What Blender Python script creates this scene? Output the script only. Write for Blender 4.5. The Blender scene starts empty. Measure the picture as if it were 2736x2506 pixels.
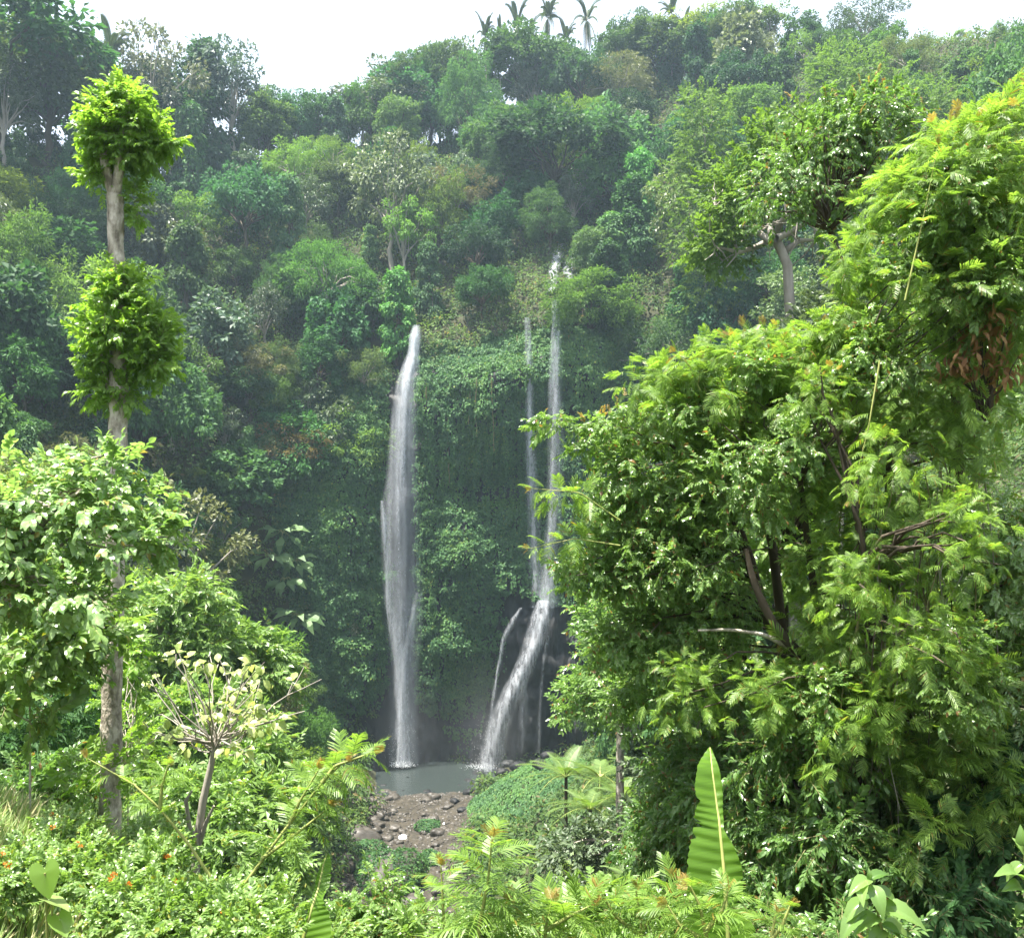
import bpy, math
import numpy as np
from mathutils import Vector

sc = bpy.context.scene
COL = sc.collection
rng = np.random.default_rng(11)

# ------------------------------------------------------------------ camera, world, sun, exposure
CAMZ, F, CX, HY = 45.0, 983.0, 512.0, 520.0      # eye height, focal length in pixels, centre column, horizon row
cd = bpy.data.cameras.new('camera'); cam = bpy.data.objects.new('camera', cd); COL.objects.link(cam)
cam.location = (0, 0, CAMZ); cam.rotation_euler = (math.radians(90), 0, 0)
cd.sensor_width = 36.0; cd.sensor_fit = 'HORIZONTAL'; cd.lens = 36.0 * F / 1024.0
cd.shift_y = (HY - 468.5) / 1024.0
cd.clip_start = 0.1; cd.clip_end = 5000
sc.camera = cam

SUN_EL, SUN_AZ = math.radians(74), math.radians(-112)     # azimuth from +Y (view direction), positive = to the right
sdir = Vector((math.sin(SUN_AZ) * math.cos(SUN_EL), math.cos(SUN_AZ) * math.cos(SUN_EL), math.sin(SUN_EL)))
w = bpy.data.worlds.new('World'); sc.world = w; w.use_nodes = True
nt = w.node_tree; bg = nt.nodes['Background']
sky = nt.nodes.new('ShaderNodeTexSky'); sky.sky_type = 'NISHITA'; sky.sun_disc = False
sky.sun_elevation = SUN_EL; sky.sun_rotation = SUN_AZ
sky.dust_density = 4.0; sky.air_density = 1.0; sky.ozone_density = 1.0
vm = nt.nodes.new('ShaderNodeMix'); vm.data_type = 'RGBA'; vm.inputs[0].default_value = .6      # thin bright cloud over the blue
vm.inputs[7].default_value = (2.5, 2.55, 2.6, 1); nt.links.new(sky.outputs[0], vm.inputs[6]); nt.links.new(vm.outputs[2], bg.inputs[0]); bg.inputs[1].default_value = 0.15
ld = bpy.data.lights.new('sun', 'SUN'); ld.energy = 5.0; ld.angle = math.radians(0.6); ld.color = (1.0, 0.95, 0.86)
sun = bpy.data.objects.new('sun', ld); COL.objects.link(sun)
sun.rotation_euler = sdir.to_track_quat('Z', 'Y').to_euler(); sun.location = sdir * 300
sc.view_settings.view_transform = 'Standard'; sc.view_settings.look = 'None'
HAZE = 0.00020
sc.view_settings.exposure = 2.02; sc.view_settings.gamma = 1.0
sc.render.engine = 'CYCLES'
cy = sc.cycles
cy.use_denoising = True
cy.max_bounces = 6; cy.diffuse_bounces = 3; cy.glossy_bounces = 2; cy.transmission_bounces = 4
cy.transparent_max_bounces = 24; cy.volume_bounces = 1
cy.caustics_reflective = False; cy.caustics_refractive = False
cy.sample_clamp_indirect = 4.0

# ------------------------------------------------------------------ helpers: tags
def tag(o, label=None, cat=None, group=None, kind=None):
    if label: o['label'] = label
    if cat: o['category'] = cat
    if group: o['group'] = group
    if kind: o['kind'] = kind
    return o

def empty(name, loc, rz=0.0, label=None, cat=None, group=None):
    o = bpy.data.objects.new(name, None); COL.objects.link(o)
    o.location = loc; o.rotation_euler = (0, 0, rz); o.empty_display_size = 0.3
    return tag(o, label, cat, group)

def P(px, py, Y):
    """world point seen at pixel (px, py) at distance Y"""
    return np.array([(px - CX) / F * Y, Y, CAMZ + (HY - py) / F * Y])

def proj(p):
    p = np.asarray(p, float)
    return CX + p[..., 0] / p[..., 1] * F, HY - (p[..., 2] - CAMZ) / p[..., 1] * F

# ------------------------------------------------------------------ helpers: noise
def _hash(ix, iy, iz, s):
    h = (ix * 374761393 + iy * 668265263 + iz * 1274126177 + s * 974634777) & 0xFFFFFFFF
    h = ((h ^ (h >> 13)) * 1274126177) & 0xFFFFFFFF
    h = (h ^ (h >> 16)) & 0xFFFFFF
    return h / float(0xFFFFFF)

def vnoise(p, scale=1.0, seed=0):
    q = np.asarray(p, float) / scale
    i = np.floor(q).astype(np.int64); f = q - i; f = f * f * (3 - 2 * f)
    r = 0.0
    for dx in (0, 1):
        wx = f[..., 0] if dx else 1 - f[..., 0]
        for dy in (0, 1):
            wy = f[..., 1] if dy else 1 - f[..., 1]
            for dz in (0, 1):
                wz = f[..., 2] if dz else 1 - f[..., 2]
                r = r + wx * wy * wz * _hash(i[..., 0] + dx, i[..., 1] + dy, i[..., 2] + dz, seed)
    return r * 2 - 1

def fbm(p, scale, octs=3, seed=0):
    a, t, r = 1.0, 0.0, 0.0
    for k in range(octs):
        r = r + a * vnoise(p, scale, seed + k * 17); t += a; a *= 0.5; scale *= 0.5
    return r / t

def unit(v):
    v = np.asarray(v, float)
    return v / np.maximum(np.linalg.norm(v, axis=-1, keepdims=True), 1e-9)

def rand_dirs(n):
    return unit(rng.normal(size=(n, 3)))

# ------------------------------------------------------------------ helpers: meshes
class Tmpl:
    """a small piece of geometry (leaf, frond ...) that is baked many times into one mesh"""
    def __init__(self, verts, faces, mi=None):
        self.v = np.asarray(verts, float)
        self.loops = np.concatenate([np.asarray(f) for f in faces]).astype(np.int64)
        self.counts = np.array([len(f) for f in faces], np.int64)
        self.mi = np.zeros(len(faces), np.int64) if mi is None else np.asarray(mi, np.int64)

class MB:
    def __init__(self):
        self.V, self.L, self.C, self.M, self.S, self.n = [], [], [], [], [], 0
        self.uv = []
    def raw(self, v, loops, counts, mi, smooth=False, uv=None):
        v = np.asarray(v, float).reshape(-1, 3)
        self.V.append(v); self.L.append(np.asarray(loops, np.int64) + self.n); self.C.append(counts)
        self.M.append(mi); self.S.append(np.full(len(counts), smooth)); self.n += len(v)
        self.uv.append(uv if uv is not None else np.zeros((len(v), 2)))
    def inst(self, t, R, pos, mi=None):
        """R (N,3,3) columns = side, axis, normal (scaled); pos (N,3)"""
        N = len(pos)
        if N == 0: return
        v = np.einsum('nij,vj->nvi', R, t.v) + pos[:, None, :]
        nv = len(t.v)
        loops = (t.loops[None, :] + (np.arange(N) * nv)[:, None]).ravel()
        m = np.tile(t.mi if mi is None else np.full(len(t.counts), mi), N)
        self.raw(v, loops, np.tile(t.counts, N), m)
    def tube(self, path, radii, sides=6, mi=0, cap=True, rough=0.0):
        path = np.asarray(path, float); k = len(path)
        radii = np.broadcast_to(np.asarray(radii, float), (k,))
        tang = unit(np.gradient(path, axis=0))
        ref = np.array([1.0, 0, 0]) if abs(tang[0][0]) < 0.8 else np.array([0, 1.0, 0])
        u = np.zeros((k, 3))
        for i in range(k):
            ref = ref - tang[i] * np.dot(ref, tang[i]); ref = ref / max(np.linalg.norm(ref), 1e-9); u[i] = ref
        wv = np.cross(tang, u)
        a = np.arange(sides) / sides * 2 * np.pi
        rr = radii[:, None] * np.ones((k, sides))
        if rough > 0: rr = rr * (1 + rough * rng.normal(size=(k, sides)))
        ring = path[:, None, :] + rr[..., None] * (np.cos(a)[None, :, None] * u[:, None, :] + np.sin(a)[None, :, None] * wv[:, None, :])
        i, j = np.meshgrid(np.arange(k - 1), np.arange(sides), indexing='ij'); j2 = (j + 1) % sides
        q = np.stack([i * sides + j, i * sides + j2, (i + 1) * sides + j2, (i + 1) * sides + j], -1).reshape(-1)
        nq = (k - 1) * sides
        self.raw(ring.reshape(-1, 3), q, np.full(nq, 4), np.full(nq, mi), True)
        if cap:
            self.raw(ring[-1], np.arange(sides), np.array([sides]), np.array([mi]), False)
    def grid(self, pts, mi=0, smooth=True, uv=None):
        a, b = pts.shape[:2]
        i, j = np.meshgrid(np.arange(a - 1), np.arange(b - 1), indexing='ij')
        q = np.stack([i * b + j, (i + 1) * b + j, (i + 1) * b + j + 1, i * b + j + 1], -1).reshape(-1)
        nq = (a - 1) * (b - 1)
        self.raw(pts.reshape(-1, 3), q, np.full(nq, 4), np.full(nq, mi), smooth, None if uv is None else uv.reshape(-1, 2))
    def mesh(self, name, mats, origin=(0, 0, 0), uv=False):
        V = np.concatenate(self.V) - np.asarray(origin); L = np.concatenate(self.L)
        C = np.concatenate(self.C); M = np.concatenate(self.M); S = np.concatenate(self.S)
        me = bpy.data.meshes.new(name)
        me.vertices.add(len(V)); me.vertices.foreach_set('co', V.astype(np.float32).ravel())
        me.loops.add(len(L)); me.loops.foreach_set('vertex_index', L.astype(np.int32))
        st = np.concatenate([[0], np.cumsum(C)[:-1]])
        me.polygons.add(len(C)); me.polygons.foreach_set('loop_start', st.astype(np.int32))
        me.polygons.foreach_set('material_index', M.astype(np.int32))
        me.polygons.foreach_set('use_smooth', S.astype(bool))
        for m in mats: me.materials.append(m)
        if uv:
            U = np.concatenate(self.uv)[L]
            ul = me.uv_layers.new(name='UVMap'); ul.data.foreach_set('uv', U.astype(np.float32).ravel())
        me.update(calc_edges=True)
        return me
    def build(self, name, mats, parent=None, uv=False):
        org = np.zeros(3) if parent is None else np.array(parent.location)
        if not isinstance(mats, (list, tuple)): mats = [mats]
        o = bpy.data.objects.new(name, self.mesh(name, mats, org, uv)); COL.objects.link(o)
        if parent is not None: o.parent = parent
        return o

def frames(d, n, s, sw=None):
    """leaf frames: axis d, normal near n, size s"""
    d = unit(d); x = unit(np.cross(d, n)); z = np.cross(x, d)
    s = np.broadcast_to(np.asarray(s, float), (len(d),))
    sx = s if sw is None else s * sw
    return np.stack([x * sx[:, None], d * s[:, None], z * s[:, None]], -1)

# ------------------------------------------------------------------ leaf templates (axis +Y, length 1)
def leaf_lo(wd=0.5, fold=0.08, droop=0.08):
    return Tmpl([(0, 0, 0), (wd / 2, .45, fold), (0, 1, -droop), (-wd / 2, .45, fold)], [(0, 1, 2, 3)])

def leaf_hi(wd=0.5, fold=0.10, droop=0.15, belly=.35):
    h = wd / 2
    v = [(0, 0, 0), (0, .36, .03), (0, .7, 0), (0, 1, -droop),
         (h, belly, fold), (h * .8, .66, fold * .6), (-h, belly, fold), (-h * .8, .66, fold * .6)]
    return Tmpl(v, [(0, 4, 1), (1, 4, 5, 2), (2, 5, 3), (0, 1, 6), (1, 2, 7, 6), (2, 3, 7)])

def join(parts):
    vs, fs, ms, n = [], [], [], 0
    for v, faces, mi in parts:
        vs.append(np.asarray(v, float)); fs += [tuple(int(k) + n for k in f) for f in faces]
        ms += [mi] * len(faces); n += len(v)
    return Tmpl(np.concatenate(vs), fs, ms)

def tm_faces(t):
    out, k = [], 0
    for c in t.counts: out.append(tuple(t.loops[k:k + c])); k += c
    return out

def spray(nl, leaf, ang=55, size=0.3, droop=0.25, seed=0, stem=0.012, curl=0.0):
    """a twig (length 1) with alternate leaves; leaf faces slot 0, twig slot 1"""
    r = np.random.default_rng(seed); parts = []; lf = tm_faces(leaf)
    for i in range(nl):
        t = 0.12 + 0.88 * i / (nl - 1); sd = 1 if i % 2 else -1
        a = math.radians(ang * (1 - 0.6 * t) + r.normal() * 14) * sd
        d = np.array([math.sin(a), math.cos(a), -droop * (0.4 + r.random()) + 0.15 * r.normal()])
        nrm = np.array([0.35 * r.normal(), 0.3 * r.normal(), 1.0])
        R = frames(d[None], nrm[None], size * (0.75 + 0.5 * r.random()))[0]
        p = np.array([0, t, -curl * t * t])
        parts.append((leaf.v @ R.T + p, lf, 0))
    if stem:
        k = 4; ys = np.linspace(0, 1, k); v = []
        for y in ys:
            for a in range(3):
                v.append((stem * (1.2 - y) * math.cos(a * 2.094), y, -curl * y * y + stem * (1.2 - y) * math.sin(a * 2.094)))
        f = [(i * 3 + j, i * 3 + (j + 1) % 3, (i + 1) * 3 + (j + 1) % 3, (i + 1) * 3 + j) for i in range(k - 1) for j in range(3)]
        parts.append((v, f, 1))
    return join(parts)

def bipinnate(np_=8, plen=0.36, pw=0.085, droop=0.3, seed=0):
    """feathery leaf of a leucaena: a rachis with pairs of narrow pinnae"""
    r = np.random.default_rng(seed); parts = []
    for i in range(np_):
        t = 0.2 + 0.8 * i / (np_ - 1); zc = -droop * t * t
        L = plen * (0.55 + 0.75 * math.sin(math.pi * (0.18 + 0.72 * t)))
        for sd in (1, -1):
            a = math.radians(62 - 22 * t + r.normal() * 5)
            dx, dy, dz = math.sin(a) * sd, math.cos(a), -0.28 + r.normal() * .08
            x2, y2 = -dy, dx * 1.0
            h = pw / 2
            b = np.array([0, t, zc]); m = b + L * .5 * np.array([dx, dy, dz * .6]); e = b + L * np.array([dx, dy, dz * 1.4])
            s = np.array([x2, y2, 0]) * sd
            parts.append(([b - s * h * .7, b + s * h * .7, m + s * h, m - s * h, e + s * h * .45, e - s * h * .45], [(0, 1, 2, 3), (3, 2, 4, 5)], 0))
    k = 4; v = []
    for y in np.linspace(0, 1, k):
        v += [(0.008, y, -droop * y * y), (-0.008, y, -droop * y * y), (0, y, -droop * y * y - .014)]
    f = [(i * 3 + j, i * 3 + (j + 1) % 3, (i + 1) * 3 + (j + 1) % 3, (i + 1) * 3 + j) for i in range(k - 1) for j in range(3)]
    parts.append((v, f, 0))
    return join(parts)

def feather(nl=22, plen=0.3, pw=0.035, droop=0.5, taper=True, vee=0.25):
    """pinnate frond (palm, tree fern): leaflets along an arching midrib"""
    parts = []
    for i in range(nl):
        t = 0.12 + 0.88 * i / (nl - 1); zc = 0.18 * t - (droop + .18) * t * t
        L = plen * math.sin(math.pi * (0.14 + 0.82 * t)) ** 0.7
        for sd in (1, -1):
            a = math.radians(68 - 30 * t)
            dx, dy, dz = math.sin(a) * sd, math.cos(a), -vee
            h = pw / 2; b = np.array([0, t, zc]); m = b + L * .5 * np.array([dx, dy, dz * .7]); e = b + L * np.array([dx, dy, dz * 1.5])
            parts.append(([b + (0, -h, 0), b + (0, h, 0), m + (0, h, 0), m - (0, h, 0), e], [(0, 1, 2, 3), (3, 2, 4)], 0))
    k = 7; v = []
    for y in np.linspace(0, 1, k):
        z = 0.18 * y - (droop + .18) * y * y; rr = 0.014 * (1.15 - y)
        v += [(rr, y, z), (-rr, y, z), (0, y, z - rr * 1.5)]
    f = [(i * 3 + j, i * 3 + (j + 1) % 3, (i + 1) * 3 + (j + 1) % 3, (i + 1) * 3 + j) for i in range(k - 1) for j in range(3)]
    parts.append((v, f, 1))
    return join(parts)

LEAF_LO = leaf_lo(.55); LEAF_NARROW = leaf_lo(.3, .05, .15); LEAF_ROUND = leaf_lo(.75, .1, .1)
LEAF_HI = leaf_hi(.46); LEAF_BROAD = leaf_hi(.58); LEAF_LANCE = leaf_hi(.30, .05, .22)
BIP = [bipinnate(14, .36, .040, .35, 1), bipinnate(12, .42, .045, .5, 2), bipinnate(15, .34, .038, .25, 3)]
SPRAY_BROAD = [spray(9, LEAF_BROAD, 58, .42, .2, s) for s in range(3)]
SPRAY_OVAL = [spray(11, LEAF_HI, 55, .36, .25, 10 + s) for s in range(3)]
SPRAY_LANCE = [spray(13, LEAF_LANCE, 48, .34, .55, 20 + s, curl=.25) for s in range(3)]
SPRAY_LO = [spray(10, LEAF_LO, 60, .34, .25, 30 + s, stem=0) for s in range(3)]
SPRAY_LOL = [spray(12, LEAF_NARROW, 50, .36, .4, 40 + s, stem=0, curl=.2) for s in range(3)]
PALM = feather(26, .30, .05, .55); FERN = feather(24, .26, .022, .34, vee=.1)

# ------------------------------------------------------------------ materials
def newmat(name):
    m = bpy.data.materials.new(name); m.use_nodes = True
    n = m.node_tree; n.nodes.clear()
    return m, n.nodes, n.links

def leafmat(name, c1, c2, rough=0.45, tr=0.35, spec=0.4, odd=None, oddp=0.03, tboost=(1.7, 1.75, .9), patch=None, pscale=.12):
    m, N, L = newmat(name)
    out = N.new('ShaderNodeOutputMaterial'); geo = N.new('ShaderNodeNewGeometry'); oi = N.new('ShaderNodeObjectInfo')
    mix = N.new('ShaderNodeMix'); mix.data_type = 'RGBA'
    mix.inputs[6].default_value = (*c1, 1); mix.inputs[7].default_value = (*c2, 1)
    L.new(geo.outputs['Random Per Island'], mix.inputs[0])
    colo = mix.outputs[2]
    if odd is not None:
        gt = N.new('ShaderNodeMath'); gt.operation = 'GREATER_THAN'; gt.inputs[1].default_value = 1 - oddp
        ml = N.new('ShaderNodeMath'); ml.operation = 'MULTIPLY'; ml.inputs[1].default_value = 7.31
        fr = N.new('ShaderNodeMath'); fr.operation = 'FRACT'
        L.new(geo.outputs['Random Per Island'], ml.inputs[0]); L.new(ml.outputs[0], fr.inputs[0]); L.new(fr.outputs[0], gt.inputs[0])
        mx = N.new('ShaderNodeMix'); mx.data_type = 'RGBA'; mx.inputs[7].default_value = (*odd, 1)
        L.new(gt.outputs[0], mx.inputs[0]); L.new(colo, mx.inputs[6]); colo = mx.outputs[2]
    if patch is not None:
        tc = N.new('ShaderNodeTexCoord'); nz = N.new('ShaderNodeTexNoise'); nz.inputs['Scale'].default_value = pscale; nz.inputs['Detail'].default_value = 3
        L.new(tc.outputs['Object'], nz.inputs[0])
        mr = N.new('ShaderNodeMapRange'); mr.inputs[1].default_value = .50; mr.inputs[2].default_value = .58
        L.new(nz.outputs[0], mr.inputs[0]); px_ = N.new('ShaderNodeMix'); px_.data_type = 'RGBA'; px_.blend_type = 'MULTIPLY'
        px_.inputs[7].default_value = (*patch, 1); L.new(mr.outputs[0], px_.inputs[0]); L.new(colo, px_.inputs[6]); colo = px_.outputs[2]
    tint = N.new('ShaderNodeMix'); tint.data_type = 'RGBA'; tint.blend_type = 'MULTIPLY'; tint.inputs[0].default_value = 1
    L.new(colo, tint.inputs[6]); L.new(oi.outputs['Color'], tint.inputs[7])
    pb = N.new('ShaderNodeBsdfPrincipled'); pb.inputs['Roughness'].default_value = rough
    pb.inputs['Specular IOR Level'].default_value = spec
    L.new(tint.outputs[2], pb.inputs['Base Color'])
    tl = N.new('ShaderNodeBsdfTranslucent')
    tb = N.new('ShaderNodeMix'); tb.data_type = 'RGBA'; tb.blend_type = 'MULTIPLY'; tb.inputs[0].default_value = 1
    tb.inputs[7].default_value = (*tboost, 1)
    L.new(tint.outputs[2], tb.inputs[6]); L.new(tb.outputs[2], tl.inputs[0])
    ms = N.new('ShaderNodeMixShader'); ms.inputs[0].default_value = tr
    L.new(pb.outputs[0], ms.inputs[1]); L.new(tl.outputs[0], ms.inputs[2]); L.new(ms.outputs[0], out.inputs[0])
    return m

def noisemat(name, cols, scale=3.0, detail=6, rough=0.8, stretch=(1, 1, 1), bump=0.3, bscale=None, spec=0.3, pos=None):
    m, N, L = newmat(name)
    out = N.new('ShaderNodeOutputMaterial'); pb = N.new('ShaderNodeBsdfPrincipled')
    tc = N.new('ShaderNodeTexCoord'); mp = N.new('ShaderNodeMapping'); mp.inputs['Scale'].default_value = stretch
    nz = N.new('ShaderNodeTexNoise'); nz.inputs['Scale'].default_value = scale; nz.inputs['Detail'].default_value = detail
    nz.inputs['Roughness'].default_value = 0.65
    cr = N.new('ShaderNodeValToRGB')
    pos = pos or list(np.linspace(0.3, 0.7, len(cols)))
    el = cr.color_ramp.elements
    el[0].position = pos[0]; el[0].color = (*cols[0], 1); el[1].position = pos[-1]; el[1].color = (*cols[-1], 1)
    for p_, c in list(zip(pos, cols))[1:-1]:
        e = el.new(p_); e.color = (*c, 1)
    L.new(tc.outputs['Object'], mp.inputs[0]); L.new(mp.outputs[0], nz.inputs[0]); L.new(nz.outputs[0], cr.inputs[0])
    L.new(cr.outputs[0], pb.inputs['Base Color']); pb.inputs['Roughness'].default_value = rough
    pb.inputs['Specular IOR Level'].default_value = spec
    if bump:
        n2 = N.new('ShaderNodeTexNoise'); n2.inputs['Scale'].default_value = bscale or scale * 3; n2.inputs['Detail'].default_value = 5
        L.new(mp.outputs[0], n2.inputs[0])
        bp = N.new('ShaderNodeBump'); bp.inputs['Strength'].default_value = bump; bp.inputs['Distance'].default_value = 0.05
        L.new(n2.outputs[0], bp.inputs['Height']); L.new(bp.outputs[0], pb.inputs['Normal'])
    L.new(pb.outputs[0], out.inputs[0])
    return m

M = {}
M['dark']   = leafmat('dark green leaves', (.020, .060, .022), (.045, .108, .036), .6, .3, .2)
M['mid']    = leafmat('mid green leaves', (.032, .086, .028), (.068, .150, .046), .6, .35, .2)
M['olive']  = leafmat('olive leaves', (.050, .092, .028), (.085, .132, .042), .6, .35, .2)
M['grey']   = leafmat('grey green leaves', (.055, .090, .042), (.105, .145, .075), .45, .25, .4)
M['yellow'] = leafmat('yellow green leaves', (.070, .135, .025), (.12, .20, .04), .6, .4, .2)
M['brown']  = leafmat('brownish leaves', (.075, .090, .038), (.12, .125, .055), .6, .35)
M['ivy']    = leafmat('ivy leaves', (.036, .098, .036), (.082, .178, .060), .55, .35, .25, (.12, .18, .04), .03, patch=(1.35, 1.25, 1.0), pscale=.11)
M['under']  = leafmat('undergrowth leaves', (.038, .080, .026), (.090, .150, .048), .6, .35, .2, (.12, .11, .05), .05, patch=(1.5, 1.35, 1.2), pscale=.07)
M['bright'] = leafmat('fresh bright leaves', (.105, .19, .045), (.20, .31, .085), .36, .42, .6, (.20, .22, .03), .04)
M['lime']   = leafmat('lime leaves', (.115, .220, .032), (.20, .325, .058), .34, .5, .5)
M['shiny'] = leafmat('shiny pale leaves', (.13, .24, .07), (.26, .38, .15), .24, .35, .8, (.25, .20, .06), .03)
M['glossy'] = leafmat('glossy leaves', (.085, .170, .038), (.195, .31, .088), .30, .42, .55, (.20, .12, .04), .03)
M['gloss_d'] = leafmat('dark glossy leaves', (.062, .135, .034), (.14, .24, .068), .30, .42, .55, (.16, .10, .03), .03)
M['feather'] = leafmat('feathery leaves', (.090, .175, .030), (.21, .325, .065), .42, .5, .4, (.20, .16, .03), .03)
M['tip']    = leafmat('young reddish leaves', (.26, .15, .05), (.28, .25, .07), .45, .45, .4)
M['dry']    = leafmat('dry leaves', (.20, .10, .05), (.28, .17, .08), .7, .3, .2)
M['straw']  = leafmat('dry grass', (.40, .37, .20), (.52, .49, .28), .7, .35, .2)
M['grass']  = leafmat('green grass', (.14, .23, .06), (.26, .34, .11), .5, .4, .4)
M['fern']   = leafmat('fern fronds', (.085, .150, .035), (.140, .220, .055), .5, .4, .4)
M['palm']   = leafmat('palm fronds', (.045, .075, .030), (.080, .115, .045), .45, .25, .5)
M['broad']  = leafmat('broad pale leaves', (.08, .155, .052), (.125, .21, .075), .5, .35, .25)
M['orange'] = leafmat('orange petals', (.60, .14, .02), (.70, .26, .03), .5, .25, .3, tboost=(1, 1, 1))
M['pale']   = leafmat('pale round leaves', (.22, .30, .08), (.40, .46, .18), .4, .4, .5)
M['bark']   = noisemat('grey bark', [(.15, .13, .10), (.36, .32, .26), (.56, .51, .43)], 6.5, 9, .85, (1, 1, .5), .9, 22, pos=[.36, .5, .62])
M['bark_d'] = noisemat('dark bark', [(.045, .035, .025), (.10, .08, .06)], 2.5, 7, .9, (1, 1, .4), .5)
M['bark_p'] = noisemat('pale bark', [(.20, .18, .15), (.36, .33, .28)], 2.0, 7, .85, (1, 1, .35), .4)
M['twig']   = noisemat('green brown twig', [(.13, .12, .05), (.22, .20, .09)], 4, 4, .7, (1, 1, .5), 0)
M['stem']   = noisemat('yellow green stem', [(.16, .20, .05), (.30, .32, .10)], 4, 4, .55, (1, 1, .5), 0)
M['soil']   = noisemat('leaf litter soil', [(.018, .022, .010), (.040, .042, .020), (.060, .065, .025)], .35, 8, .95, bump=.5, bscale=2)
M['rock']   = noisemat('wet black rock', [(.006, .007, .008), (.016, .017, .018), (.040, .038, .036)], .45, 10, .6, (1, 1, .5), 1.0, 1.2, .25)
M['stone']  = noisemat('brown river stone', [(.022, .020, .016), (.052, .046, .038), (.115, .104, .088)], 1.2, 8, .5, bump=.5, bscale=5)
M['bed']    = noisemat('river bed gravel', [(.014, .013, .009), (.034, .029, .020), (.062, .053, .038)], .9, 10, .75, bump=.9, bscale=4)
M['roof']   = noisemat('orange roof tiles', [(.50, .19, .05), (.62, .30, .08)], 1.5, 4, .7, bump=.2)
M['wallp']  = noisemat('ochre wall', [(.55, .40, .08), (.68, .52, .14)], 1.0, 3, .8, bump=0)

# ------------------------------------------------------------------ terrain
LOW = np.array([  # x, y, z of the ground on the camera's side of the gorge wall
    (0, 0, 43.3), (-6, 0, 43.4), (6, 0, 43.2), (0, 5, 41.2), (-3, 5, 41.3), (3, 5, 41.0), (0, 10, 38.2), (-2.2, 20, 32), (-4, 40, 20.5), (-7, 60, 10), (-10, 80, 2),
    (-12, 100, -2.5), (-14, 115, -2.5), (-17, 130, -1.6), (-19, 145, -.8), (-20, 158, .3), (-19, 172, -2.4), (-19, 182, -2.6), (-12, 182, -2.2), (-28, 172, 2), (-6, 178, -.9), (2, 178, -.2), (-14, 158, .3), (-26, 158, .6),
    (-5, 9, 40.6), (-8, 9, 41.4), (-6.5, 17, 39.2), (-9, 17, 39.8), (-14, 20, 40), (-9, 30, 31), (-14, 35, 33), (-12, 50, 22), (-20, 55, 27), (-30, 40, 40), (-22, 80, 15), (-32, 75, 29),
    (-26, 110, 5), (-36, 100, 20), (-30, 135, 8), (-38, 130, 18), (-28, 155, 4), (-60, 60, 52), (-60, 20, 56), (-30, 5, 48),
    (4, 9, 39.4), (8, 12, 39.5), (4, 18, 34), (9, 20, 37), (3, 40, 22), (10, 40, 31), (2, 60, 13), (8, 60, 24), (16, 60, 33), (2, 80, 6), (10, 85, 18), (22, 85, 34),
    (0, 105, 1), (10, 110, 12), (24, 110, 28), (-8, 125, -1.5), (-7, 145, -.4), (-6, 160, -.2), (2, 166, .3), (30, 60, 48), (60, 60, 64), (60, 20, 60), (30, 5, 48), (16, 150, 8), (12, 172, 2.2)], float)

def _tps(r2):
    return 0.5 * r2 * np.log(np.maximum(r2, 1e-9))
_n = len(LOW); _A = np.zeros((_n + 3, _n + 3))
_d = ((LOW[:, None, :2] - LOW[None, :, :2]) ** 2).sum(-1)
_A[:_n, :_n] = _tps(_d) + np.eye(_n) * 2.0
_A[:_n, _n] = 1; _A[:_n, _n + 1:] = LOW[:, :2]; _A[_n, :_n] = 1; _A[_n + 1:, :_n] = LOW[:, :2].T
_W = np.linalg.solve(_A, np.concatenate([LOW[:, 2], np.zeros(3)]))

def zlow(xy):
    xy = np.asarray(xy, float); sh = xy.shape[:-1]; q = xy.reshape(-1, 2)
    q = np.stack([np.clip(q[:, 0], -110, 110), np.clip(q[:, 1], -30, 200)], -1)
    out = np.empty(len(q))
    for k in range(0, len(q), 20000):
        s = q[k:k + 20000]
        out[k:k + 20000] = _tps(((s[:, None] - LOW[None, :, :2]) ** 2).sum(-1)) @ _W[:_n] + _W[_n] + s @ _W[_n + 1:]
    out = np.clip(out, -4, 75)
    z = out.reshape(sh)
    # the leafy mound on the bank right of the pool
    m = np.exp(-(((xy[..., 0] - 3.5) / 8.5) ** 2 + ((xy[..., 1] - 149) / 11) ** 2) ** 1.4)
    return z + 5.2 * m

# foot of the gorge wall in plan: x, y, wall height, wall run, slope above, distance of the ridge
CLF = np.array([(-190, -60, 12, 40, .55, 90), (-85, 50, 16, 34, .70, 92), (-56, 100, 26, 28, .78, 92), (-42, 135, 40, 30, .85, 92), (-35, 160, 52, 34, .9, 84),
    (-28, 177, 66, 20, .93, 74), (-19, 186.0, 80, 7, .95, 76), (-8, 188.5, 82, 6, .97, 86), (4, 188.5, 84, 6, .98, 98), (14, 186, 82, 9, .98, 104), (23, 175, 68, 22, .95, 108),
    (31, 150, 50, 28, .9, 90), (42, 120, 38, 24, .85, 80), (62, 85, 26, 28, .78, 76), (92, 50, 18, 34, .70, 92), (190, -60, 12, 40, .55, 90)], float)
def _cr(pts, k):
    out = []
    for i in range(len(pts) - 1):
        p0 = pts[max(i - 1, 0)]; p1 = pts[i]; p2 = pts[i + 1]; p3 = pts[min(i + 2, len(pts) - 1)]
        for t in np.arange(k) / k:
            out.append(.5 * ((2 * p1) + (-p0 + p2) * t + (2 * p0 - 5 * p1 + 4 * p2 - p3) * t * t + (-p0 + 3 * p1 - 3 * p2 + p3) * t ** 3))
    out.append(pts[-1]); return np.array(out)
CL = _cr(CLF, 14)
CLZ = zlow(CL[:, :2])

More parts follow.
